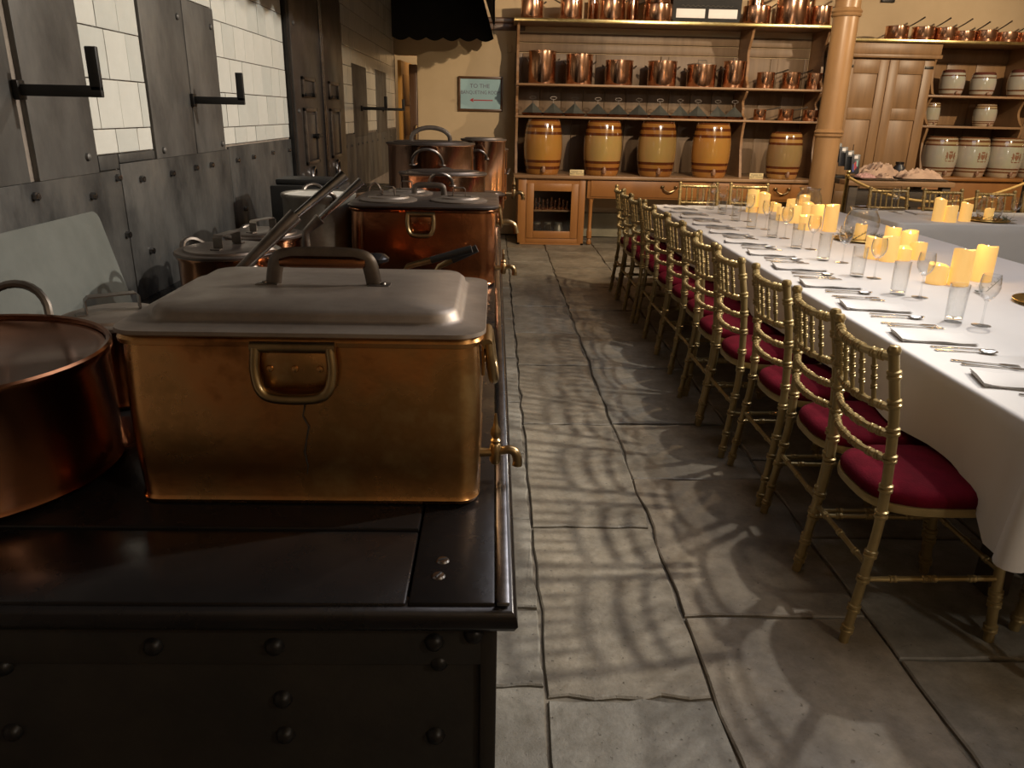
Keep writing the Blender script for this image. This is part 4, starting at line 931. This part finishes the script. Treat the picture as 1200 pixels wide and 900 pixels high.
# booklet rack
rk = thing('booklet_rack', 'black stepped wire rack of dark booklets at the end of the work table', 'rack', (3.79, 8.55, ST_Z))
MB().box(-.14, .14, -.12, .12, 0, .02, .004).tube([(-.13, .1, .02), (-.13, .1, .34)], .005, 6).tube([(.13, .1, .02), (.13, .1, .34)], .005, 6).build('rack_frame', black, rk)
k = 0
for i in range(4):
    b = MB().box(-.045, .045, -.006, .006, 0, .20, .002).build('booklet', cover_m[i % 2], None, (3.70 + .05*i, 8.52 - .05*i, ST_Z+.025 + (.13 - .035*i)), 0)
    b.rotation_euler = (-.15, 0, .0)
    tag(b, 'dark booklet in the rack, %s step down' % ORD[i], 'booklet', 'booklets in the rack')
    MB().box(-.018, .018, -.0075, -.006, .155, .185).build('cover_badge', paper, b)
for j, c in enumerate((2, 3, 4, 5)): MB().box(-.03+.012*j, -.012+.012*j, -.0076, -.006, .02+.018*j, .10+.012*j).build('cover_picture', cover_m[c], b)

# rope barrier ------------------------------------------------------------
YS_ = 7.55; p = onY(994, 204, YS_)
t = thing('rope_stanchion', 'slim metal stanchion holding the gold barrier rope', 'stanchion', (p.x, YS_, 0))
MB().lathe([(0, 0), (.15, 0), (.15, .012), (.05, .03), (.02, .05), (0, .05)], 28).build('base', brass, t)
MB().lathe([(.019, .04), (.019, p.z-.04), (.026, p.z-.03), (.026, p.z-.01), (.012, p.z), (.02, p.z+.02), (.012, p.z+.035), (0, p.z+.035)], 18).build('post', brass_br, t)
pe = onY(1203, 209, YS_); t2 = thing('rope_stanchion', 'metal stanchion at the far end of the gold rope, beside the cream barrels', 'stanchion', (pe.x, YS_, 0))
MB().lathe([(0, 0), (.15, 0), (.15, .012), (.05, .03), (.02, .05), (0, .05)], 28).build('base', brass, t2)
MB().lathe([(.019, .04), (.019, pe.z-.04), (.026, pe.z-.03), (.026, pe.z-.01), (.012, pe.z), (.02, pe.z+.02), (0, pe.z+.03)], 18).build('post', rail_m, t2)
m = MB(); pts = []
for k in range(31):
    s = k/30; pts.append((p.x + (pe.x-p.x)*s, YS_-.03, p.z-.03 + (pe.z-p.z)*s - .21*(1-(2*s-1)**2)))
rp = m.tube(pts, .013, 8).build('barrier_rope', rope_m); tag(rp, 'gold rope sagging between the stanchions behind the second table', 'rope')

# ------------------------------------------------------------------ chairs
def ringed(pts, r, rings, seg=10, n=8, bulge=1.35, half=.010):
    P_ = cat_rom(pts, n); L_ = [0]
    for a, b in zip(P_, P_[1:]): L_.append(L_[-1] + (b-a).length)
    T = L_[-1]; want = set(L_)
    def at(s):
        s = max(0, min(T, s))
        for i in range(len(P_)-1):
            if s <= L_[i+1] + 1e-9:
                q = (s-L_[i])/max(1e-9, L_[i+1]-L_[i]); return P_[i].lerp(P_[i+1], q)
        return P_[-1]
    samp = []
    for s in L_:
        if all(abs(s - t*T) > half*1.6 for t in rings): samp.append((s, r))
    for t in rings:
        c = t*T
        for d, k in ((-half*1.3, 1), (-half, bulge), (-half*.35, bulge), (0, 1.08), (half*.35, bulge), (half, bulge), (half*1.3, 1)): samp.append((c+d, r*k))
    samp = sorted([x for x in samp if -1e-6 <= x[0] <= T+1e-6]); return MB().tube([at(s) for s, _ in samp], [q for _, q in samp], seg)
def make_chair(label):
    t = thing('gilt_chair', label, 'chair')
    gz = .445
    for s in (-1, 1):
        MBp = ringed([(s*.192, -.235, 0), (s*.184, -.205, .25), (s*.178, -.190, .44), (s*.175, -.205, .70), (s*.170, -.240, .905)], .0145, [.05, .13, .24, .33, .47, .56, .66, .75, .84, .93], 10)
        MBp.lathe([(.0145, -.004), (.018, .002), (.018, .010), (.013, .019), (0, .022)], 10, (s*.170, -.240, .903))
        MBp.build('rear_leg', gilt, t)
        ringed([(s*.185, .215, 0), (s*.178, .200, .22), (s*.172, .190, .432)], .0155, [.10, .30, .38, .62, .70, .9], 10).build('front_leg', gilt, t)
        for z, a in ((.215, .27), (.30, .27)):
            if z == .30: continue
            ringed([(s*.187, -.20, z), (s*.180, .197, z)], .0085, [.2, .45, .5, .8], 8).build('side_stretcher', gilt, t)
    for (z, y) in ((.235, .202), (.26, -.205)):
        ringed([(-.18, y, z), (.18, y, z)], .0085, [.2, .5, .8], 8).build('cross_stretcher', gilt, t)
    # seat ring and cushion
    def seat(k, z, yo=0):
        out = []
        for i in range(40):
            a = 2*pi*i/40; c, s = cos(a), sin(a); q = 3.2
            w = .193 if s > 0 else .193 - .010*(-s)
            out.append((k*w*math.copysign(abs(c)**(2/q), c), .005 + k*.212*math.copysign(abs(s)**(2/q), s), z))
        return out
    MB().loft([seat(.93, .420), seat(1.0, .423), seat(1.01, .435), seat(1.0, .447), seat(.95, .450)]).build('seat_frame', gilt, t)
    MB().loft([seat(.955, .444), seat(.985, .452), seat(.99, .464), seat(.96, .478), seat(.88, .489), seat(.70, .496), seat(.4, .499)]).build('cushion', velvet, t)
    def rail(z, yb, r, bow=.035, rings=(.12, .2, .36, .44, .56, .64, .8, .88)):
        x = .176 if z < .7 else .170
        return ringed([(-x, yb, z), (-x*.5, yb-bow*.78, z-.004), (0, yb-bow, z-.006), (x*.5, yb-bow*.78, z-.004), (x, yb, z)], r, list(rings), 8, 6, 1.3, .007)
    rail(.888, -.236, .0125).build('top_rail', gilt, t)
    rail(.742, -.212, .0105).build('back_rail', gilt, t); rail(.665, -.202, .0105).build('back_rail', gilt, t); rail(.592, -.197, .0105).build('back_rail', gilt, t)
    for k in range(5):
        x = -.105 + .0525*k; bw = .035*(1-(x/.17)**2)
        ringed([(x, -.213-bw, .742), (x, -.236-bw, .885)], .0068, [.3, .5, .7], 8, 3, 1.4, .006).build('spindle', gilt, t)
    return t
CY = [2.085, 2.49, 2.935, 3.40, 3.805, 4.215, 4.61, 5.01, 5.41, 5.805, 6.20, 6.60]
lab = ['gilt bamboo-style chair with crimson seat at the bare corner end of the aisle row'] + ['gilt bamboo-style chair with crimson seat, %s in the aisle row from the cloth corner' % ORD[k] for k in range(1, 12)]
c0 = make_chair(lab[0]); c0['group'] = 'chairs along the aisle side of the long table'
XCH = 1.305
for i, y in enumerate(CY):
    loc = (XCH + (R(-.015, .02) if i else 0), y, 0); rz = -pi/2 + (R(-.025, .025) if i else 0)
    if i == 0: c0.location = loc; c0.rotation_euler = (0, 0, rz)
    else: copy_tree(c0, loc, rz, lab[i], 'chairs along the aisle side of the long table')
copy_tree(c0, (1.885, 6.96, 0), pi, 'gilt chair at the dresser end of the long table, beside the aisle', 'chairs at the dresser end of the long table')
copy_tree(c0, (2.36, 6.98, 0), pi, 'gilt chair at the dresser end of the long table, beside the column', 'chairs at the dresser end of the long table')
for i, (u, Y) in enumerate(((1042, 7.06), (1106, 7.0), (1168, 6.92), (1224, 6.88))):
    copy_tree(c0, (onY(u, 222, Y).x, Y-.24, 0), pi, 'gilt chair behind the second table, %s from the stanchion' % ORD[i], 'chairs behind the second table')
copy_tree(c0, (1.82, 1.74, 0), 0, 'gilt chair pushed under the near short end of the long table', 'chair at the bare short end')

# ------------------------------------------------------------------ tables and cloths
TZ = .75
def table(label, x0, x1, y0, y1):
    t = thing('banquet_table', label, 'table', ((x0+x1)/2, (y0+y1)/2, 0)); a, b = (x1-x0)/2, (y1-y0)/2
    MB().box(-a+.01, a-.01, -b+.01, b-.01, TZ-.035, TZ-.006, .004).build('tabletop', wood_old, t)
    for sx_ in (-1, 1):
        for sy_ in (-1, 1): MB().box(sx_*(a-.28)-.04, sx_*(a-.28)+.04, sy_*(b-.42)-.04, sy_*(b-.42)+.04, 0, TZ-.03, .008).build('leg', wood_old, t)
def cloth(label, x0, x1, y0, y1, drop, mat, seed, corner=.14, wav=.012, far=None):
    rr = random.Random(seed); rc = .03; per = []
    # perimeter points with outward normals
    def edge(ax, ay, bx, by, nx, ny):
        n_ = max(4, int(hypot(bx-ax, by-ay)/.045))
        for k in range(n_): 
            s = k/n_; per.append((ax+(bx-ax)*s, ay+(by-ay)*s, nx, ny, 0, min(s, 1-s)*hypot(bx-ax, by-ay)))
    def arc(cx, cy, a0):
        for k in range(9):
            a = a0 + pi/2*k/9; per.append((cx+rc*cos(a), cy+rc*sin(a), cos(a), sin(a), sin(pi*(k+.5)/9), 0))
    edge(x0+rc, y0, x1-rc, y0, 0, -1); arc(x1-rc, y0+rc, -pi/2); edge(x1, y0+rc, x1, y1-rc, 1, 0); arc(x1-rc, y1-rc, 0); edge(x1-rc, y1, x0+rc, y1, 0, 1); arc(x0+rc, y1-rc, pi/2); edge(x0, y1-rc, x0, y0+rc, -1, 0); arc(x0+rc, y0+rc, pi)
    n_ = len(per); ph = [rr.uniform(0, 6.3) for _ in range(4)]; rings = []
    rows = [(-.012, 0, 0), (-.004, -.0005, 0), (.002, -.004, 0), (.005, -.010, 0)] + [(.006, None, q/8) for q in range(1, 9)]
    Lacc = 0
    for ri, (off, dz, q) in enumerate(rows):
        ring = []; s = 0; px_, py_ = per[-1][0], per[-1][1]
        for (x, y, nx, ny, cf, dd) in per:
            s += hypot(x-px_, y-py_); px_, py_ = x, y
            cfac = max(cf, math.exp(-(dd/.16)**2) if cf == 0 else 1)
            wv = wav*q*(sin(s*9+ph[0]) + .6*sin(s*17+ph[1]) + .5*sin(s*5+ph[2]))
            o_ = off + max(-.004, wv + .012*q) + corner*.42*q*cf + .03*q*cfac*(1 if cf == 0 else 0)
            dr_ = drop if far is None else drop + (far-drop)*max(0, ny); z = TZ + (dz if dz is not None else -.010 - (dr_ + corner*cfac + .008*sin(s*4+ph[3]))*q)
            ring.append((x+nx*o_, y+ny*o_, z))
        rings.append(ring)
    m = MB(); n0 = len(per)
    vs_ = [p for r_ in rings for p in r_]; fs = []
    for i in range(len(rings)-1):
        for k in range(n0): k2 = (k+1) % n0; fs.append((i*n0+k, i*n0+k2, (i+1)*n0+k2, (i+1)*n0+k))
    fs.append(tuple(range(n0)))
    m.add(vs_, fs); o = m.build('tablecloth', mat, angle=75); return tag(o, label, 'tablecloth')
TX0, TX1, TY0, TY1 = 1.405, 2.95, 1.74, 6.86
table('long banquet table under a white cloth along the chair row', TX0, TX1, TY0, TY1)
cloth('white tablecloth draped over the long table with place settings', TX0, TX1, TY0, TY1, .225, linen, 4)
table('second banquet table under a grey-white cloth near the rope', 3.12, 5.5, 5.88, 6.74)
cloth('plain grey-white tablecloth hanging low over the second table', 3.12, 5.5, 5.88, 6.74, .50, linen_grey, 8, corner=.0, wav=.006, far=.22)

# ------------------------------------------------------------------ settings
def napkin_mesh(L_=.25, w=.135, seed=0):
    rr = random.Random(seed); m = MB()
    for k in range(3):
        z0 = .001 + .0034*k; dx = [0, .005, -.004][k]; dy = [0, .004, -.003][k]
        rings = []
        for i in range(11):
            x = -L_/2 + L_*i/10 + dx; lift = .002*sin(i*1.1+k) + (.003 if i in (0,) else 0); a = w/2 + .002*sin(i+k)
            rings.append([(x, -a+dy, z0+.001+lift), (x, -a-.002+dy, z0+.003+lift), (x, -a+dy, z0+.0042+lift), (x, 0, z0+.0050+lift*1.5), (x, a+dy, z0+.0042+lift), (x, a+.002+dy, z0+.003+lift), (x, a+dy, z0+.001+lift), (x, 0, z0+.0008+lift)])
        m.loft(rings)
    # rolled folded end facing the seat
    m.loft([[( -L_/2 + .002 + .010*sin(pi*j/6), y, .008 + .007*cos(pi*j/6)) for j in range(7)] + [(-L_/2+.004, y, .002)] for y in (-w/2, -w/4, 0, w/4, w/2)])
    return m
def knife():
    pr = [(-.10, -.006), (-.095, -.009), (-.02, -.007), (-.01, -.006), (.09, -.008), (.108, -.003), (.105, .006), (-.01, .006), (-.02, .007), (-.095, .009), (-.10, .006)]
    return MB().prism(pr, .001, .0035)
def fork():
    m = MB().prism([(-.10, -.009), (-.095, -.010), (-.03, -.004), (.035, -.003), (.05, -.012), (.06, -.0125), (.06, .0125), (.05, .012), (.035, .003), (-.03, .004), (-.095, .010), (-.10, .009)], .002, .0042)
    for k in range(4):
        y = -.0105 + .007*k; m.prism([(.059, y-.002), (.098, y-.0012), (.098, y+.0012), (.059, y+.002)], .002, .0045)
    return m
def spoon():
    m = MB().prism([(-.10, -.009), (-.095, -.010), (-.03, -.004), (.04, -.003), (.04, .003), (-.03, .004), (-.095, .010), (-.10, .009)], .002, .0042)
    b = MB().lathe([(0, .001), (.010, .0015), (.0155, .005), (.0185, .0095), (.0178, .0098), (.0145, .0065), (0, .003)], 18, sx=1.65); b.xf(Matrix.Translation((.066, 0, 0)))
    m.add(b.v, b.f); return m
ME = {'napkin': napkin_mesh().data('napkin', angle=60), 'knife': knife().data('knife'), 'fork': fork().data('fork'), 'spoon': spoon().data('spoon')}
ME['napkin'].materials.append(linen)
for k in ('knife', 'fork', 'spoon'): ME[k].materials.append(steel)
def lay(kind, x, y, rz, label, group):
    o = mk(kind, ME[kind], None, None, (x, y, TZ), rz); tag(o, label, 'napkin' if kind == 'napkin' else 'cutlery', group); return o
def tumbler(label, h=.148, r=.036):
    t = thing('tumbler', label, 'glass'); 
    MB().lathe([(0, 0), (r*.86, 0), (r*.9, .003), (r, h), (r-.0014, h+.0006), (r-.0025, h), (r*.84, .014), (0, .012)], 28).build('bowl', glass, t); return t
def wineglass(label):
    t = thing('wine_glass', label, 'glass')
    MB().lathe([(0, .098), (.010, .100), (.024, .112), (.034, .132), (.0375, .150), (.036, .172), (.0325, .198), (.0313, .1985), (.031, .197), (.0345, .172), (.036, .150), (.0325, .134), (.022, .115), (.008, .104), (0, .103)], 28).build('bowl', glass, t)
    MB().lathe([(.010, .099), (.0045, .092), (.0035, .05), (.0045, .012), (.010, .005)], 14).build('stem', glass, t)
    MB().lathe([(0, 0), (.034, 0), (.0345, .002), (.012, .005), (0, .007)], 28).build('foot', glass, t); return t
NY = [2.115, 2.60, 3.06, 3.50, 3.92, 4.34, 4.76, 5.17, 5.57, 5.96, 6.32, 6.64]
tum = wg = None
for i, y in enumerate(NY):
    nth = ORD[i]; rz = radians(-13 + R(-4, 4))
    lay('napkin', 1.585 + R(-.01, .012), y, rz, 'folded white napkin, %s along the aisle edge from the cloth corner' % nth, 'napkins on the long table')
    for k, (kind, dy, dx) in enumerate((('fork', .155, .0), ('fork', .195, -.012), ('knife', -.120, .012), ('spoon', -.162, .0))):
        lay(kind, 1.60 + dx + R(-.006, .006), y + dy, rz + R(-.05, .05), ('fork next to the %s napkin' % nth, 'outer fork of the %s napkin setting' % nth, 'knife next to the %s napkin' % nth, 'spoon outside the knife of the %s napkin setting' % nth)[k], 'cutlery on the long table')
    ty = y + .255; la = 'straight glass tumbler of the %s setting from the cloth corner' % nth; lw = 'stemmed wine glass of the %s setting from the cloth corner' % nth
    tx = 1.80 + .004*i; wx = tx + .078; wy = ty - .045
    if tum is None:
        tum = tumbler(la); tum['group'] = 'tumblers on the long table'; tum.location = (tx, ty, TZ)
        wg = wineglass(lw); wg['group'] = 'wine glasses on the long table'; wg.location = (wx, wy, TZ)
    else:
        copy_tree(tum, (tx + R(-.01, .01), ty + R(-.02, .02), TZ), 0, la, 'tumblers on the long table'); copy_tree(wg, (wx + R(-.01, .01), wy + R(-.02, .02), TZ), 0, lw, 'wine glasses on the long table')
copy_tree(wg, (1.83, 2.16, TZ), 0, 'stemmed wine glass standing closest to the draped cloth corner', 'wine glasses on the long table')
copy_tree(tum, (1.765, 2.12, TZ), 0, 'straight glass tumbler standing closest to the draped cloth corner', 'tumblers on the long table')
lay('napkin', 2.02, 6.70, radians(80), 'folded white napkin at the dresser end of the long table', 'napkins on the long table')
# second table bits
for i, (u, v) in enumerate(((1047, 248), (1186, 262))):
    p = onZ(u, v, TZ); copy_tree(wg, (p.x, min(6.66, p.y), TZ), 0, ('stemmed wine glass at the chair side of the second table', 'stemmed wine glass beside the lantern vase of the second table')[i], 'wine glasses on the second table')
p = onZ(1113, 250, TZ); copy_tree(tum, (p.x, p.y, TZ), 0, 'tumbler behind the candles of the second table', 'tumblers on the second table')
lay('napkin', 3.62, 6.55, radians(85), 'folded napkin on the second table, beside its wine glass', 'napkins on the second table')
for k, (kind, x) in enumerate((('knife', 3.42), ('fork', 3.80))): lay(kind, x, 6.55, radians(95), ('knife on the second table', 'fork on the second table')[k], 'cutlery on the second table')

# candles -----------------------------------------------------------------
def candle(x, y, z, r, h, label, group):
    t = thing('pillar_candle', label, 'candle', (x, y, z), R(0, 6.3), group); n_ = 26; ph = R(0, 6)
    rim = [h + .006*sin(a+ph) + .003*sin(2*a+ph*2) + .002*sin(3*a) for a in [2*pi*k/n_ for k in range(n_)]]
    def ring(rr_, f): return [(rr_*cos(2*pi*k/n_), rr_*sin(2*pi*k/n_), f(k)) for k in range(n_)]
    m = MB().loft([ring(r*.97, lambda k: 0), ring(r, lambda k: .004), ring(r*1.0, lambda k: h*.5), ring(r, lambda k: rim[k]-.006), ring(r*.96, lambda k: rim[k]), ring(r*.86, lambda k: rim[k]-.004), ring(r*.75, lambda k: h-.022), ring(.004, lambda k: h-.028)])
    m.build('wax', wax, t)
    MB().lathe([(0, 0), (.004, .004), (.006, .011), (.0045, .020), (.0015, .028), (0, .030)], 10).build('flame', flame, t, (0, 0, h-.026))
    return t
clusters = {'tall near candles': [(1101, 334, 310, 'short candle of the trio beside the gold charger plate'), (1127, 336, 292, 'middle candle of the trio beside the gold charger plate'), (1154, 331, 288, 'tallest candle of the trio beside the gold charger plate')],
 'candle group before the lantern vase': [(1025, 304, 278, 'squat candle at the aisle side of the five-candle group'), (1042, 307, 277, 'front candle of the five-candle group'), (1060, 306, 290, 'short candle in front of the five-candle group'), (1077, 305, 284, 'outer candle of the five-candle group'), (1066, 297, 271, 'back candle of the five-candle group'), (1046, 294, 266, 'tall rear candle of the five-candle group')],
 'candle group past the lantern vase': [(945, 270, 252, 'low candle at the aisle side of the group past the lantern vase'), (957, 268, 240, 'tall candle in the group past the lantern vase'), (974, 272, 240, 'tallest candle in the group past the lantern vase'), (932, 262, 240, 'rear candle in the group past the lantern vase'), (918, 259, 243, 'small candle in the group past the lantern vase'), (947, 257, 238, 'inner candle in the group past the lantern vase')],
 'candle group by the dresser end': [(882, 249, 222, 'tallest candle near the dresser end of the table'), (893, 250, 226, 'tall candle near the dresser end, second of its group'), (910, 248, 238, 'squat candle near the dresser end of the table'), (929, 246, 233, 'candle beside the bowl near the dresser end'), (943, 246, 229, 'candle past the bowl near the dresser end')]}
lit = []
for g, L_ in clusters.items():
    for (u, vb, vt, lb) in L_:
        p = onZ(u, vb, TZ); y = p.y + .035; h = onY(u, vt, y).z - TZ
        q = Vector((p.x, y, TZ)); 
        for o_ in lit:
            d = (q - o_); d.z = 0
            if d.length < .095: q += (d.normalized() if d.length > 1e-4 else Vector((1, 0, 0)))*(.095-d.length)
        candle(q.x, q.y, TZ, .046, max(.06, h), lb, g); lit.append(q.copy())
for (u, vb, vt, lb) in ((1106, 260, 233, 'tallest candle of the trio on the second table'), (1116, 261, 241, 'shortest candle of the trio on the second table'), (1128, 260, 238, 'candle of the trio on the second table, beside the lantern vase')):
    p = onZ(u, vb, TZ); y = p.y+.04; candle(p.x + (.035 if u > 1120 else -.03 if u < 1110 else 0), y, TZ, .044, onY(u, vt, y).z-TZ, lb, 'candle trio on the second table')
def glow(x, y, z, w): lamp('candle_glow', 'POINT', (x, y, z), w, (1, .58, .22), .03)
glow(2.25, 3.60, 1.02, 1.6); glow(2.34, 4.35, 1.02, 1.6); glow(2.38, 5.4, 1.02, 1.6); glow(2.4, 6.35, 1.02, 1.2); glow(3.75, 6.15, 1.02, 1.0)
# charger plates, vases and greenery
def charger(label, x, y, r=.155):
    return tag(MB().lathe([(0, .002), (r*.62, .002), (r*.68, .004), (r, .013), (r*1.01, .015), (r, .017), (r*.68, .008), (r*.6, .006), (0, .006)], 48).build('charger_plate', gold_plate, None, (x, y, TZ)), label, 'plate')
def vase(label, x, y, z, r=.098, h=.19):
    t = thing('lantern_vase', label, 'vase', (x, y, z))
    pr = [(0, 0), (r*.62, 0), (r*.72, .006), (r*.95, h*.30), (r, h*.48), (r*.92, h*.70), (r*.74, h*.88), (r*.74, h*.94), (r*.80, h)]
    MB().lathe(pr + [(a-.003, b+.001 if b > .01 else .006) for a, b in pr[::-1] if a > .01] + [(0, .006)], 40).build('bowl', glass, t)
    MB().tube([(r*.80*cos(a), r*.80*sin(a), h) for a in [2*pi*k/36 for k in range(36)]], .0028, 6, closed=True).build('rim', glass, t); return t
def greens(label, x, y, z, r0, r1, n_, seed):
    rr = random.Random(seed); m = MB()
    for k in range(n_):
        a = rr.uniform(0, 6.28); r = rr.uniform(r0, r1); px_, py_ = r*cos(a), r*sin(a); d = a + rr.uniform(.8, 2.3); L_ = rr.uniform(.04, .09); up = rr.uniform(.1, .7)
        pts = [Vector((px_ + cos(d)*L_*s, py_ + sin(d)*L_*s, .006 + L_*up*s)) for s in (0, .33, .66, 1)]
        m.tube(pts, [.0014, .0013, .0011, .0006], 5)
        for j in range(9):
            s = .1 + .1*j; p_ = Vector((px_ + cos(d)*L_*s, py_ + sin(d)*L_*s, .006 + L_*up*s)); side = d + (1.1 if j % 2 else -1.1); l = .018
            e = p_ + Vector((cos(side)*l, sin(side)*l, .008)); w_ = Vector((-sin(side), cos(side), 0))*.0022
            m.add([p_, (p_+e)/2 + w_, e, (p_+e)/2 - w_], [(0, 1, 2, 3)])
    return tag(m.build('greenery_sprigs', leaf_m, None, (x, y, z)), label, 'greenery', kind='stuff')
pv = Vector((2.37, 4.93, 0))
charger('gold charger plate under the lantern vase in the middle of the long table', pv.x, pv.y)
vase('clear glass lantern vase with a candle between two candle groups', pv.x, pv.y, TZ+.008, .108, .205); candle(pv.x, pv.y, TZ+.0155, .036, .09, 'candle burning inside the lantern vase on the long table', 'candles inside vases')
greens('sprigs of greenery around the lantern vase on the long table', pv.x, pv.y, TZ+.012, .112, .15, 38, 2)
charger('gold charger plate left bare beside the candle trio', 2.43, 3.17, .165)
greens('few dark leaves beside the bare gold charger plate', 2.24, 3.40, TZ, .0, .04, 6, 12)
pv = Vector((2.62, 6.45, 0))
vase('clear glass lantern vase near the dresser end of the long table', pv.x, pv.y, TZ, .105, .20); candle(pv.x, pv.y, TZ+.0075, .034, .07, 'candle burning inside the vase near the dresser end', 'candles inside vases')
pv = onZ(1164, 261, TZ); pv.y = 6.08
charger('gold charger plate on the second table', pv.x, pv.y, .16)
vase('clear glass lantern vase with a candle on the second table', pv.x, pv.y, TZ+.008, .095, .185); candle(pv.x, pv.y, TZ+.0155, .034, .085, 'candle burning inside the vase on the second table', 'candles inside vases')
greens('sprigs of greenery around the vase on the second table', pv.x, pv.y, TZ+.012, .10, .15, 30, 5)
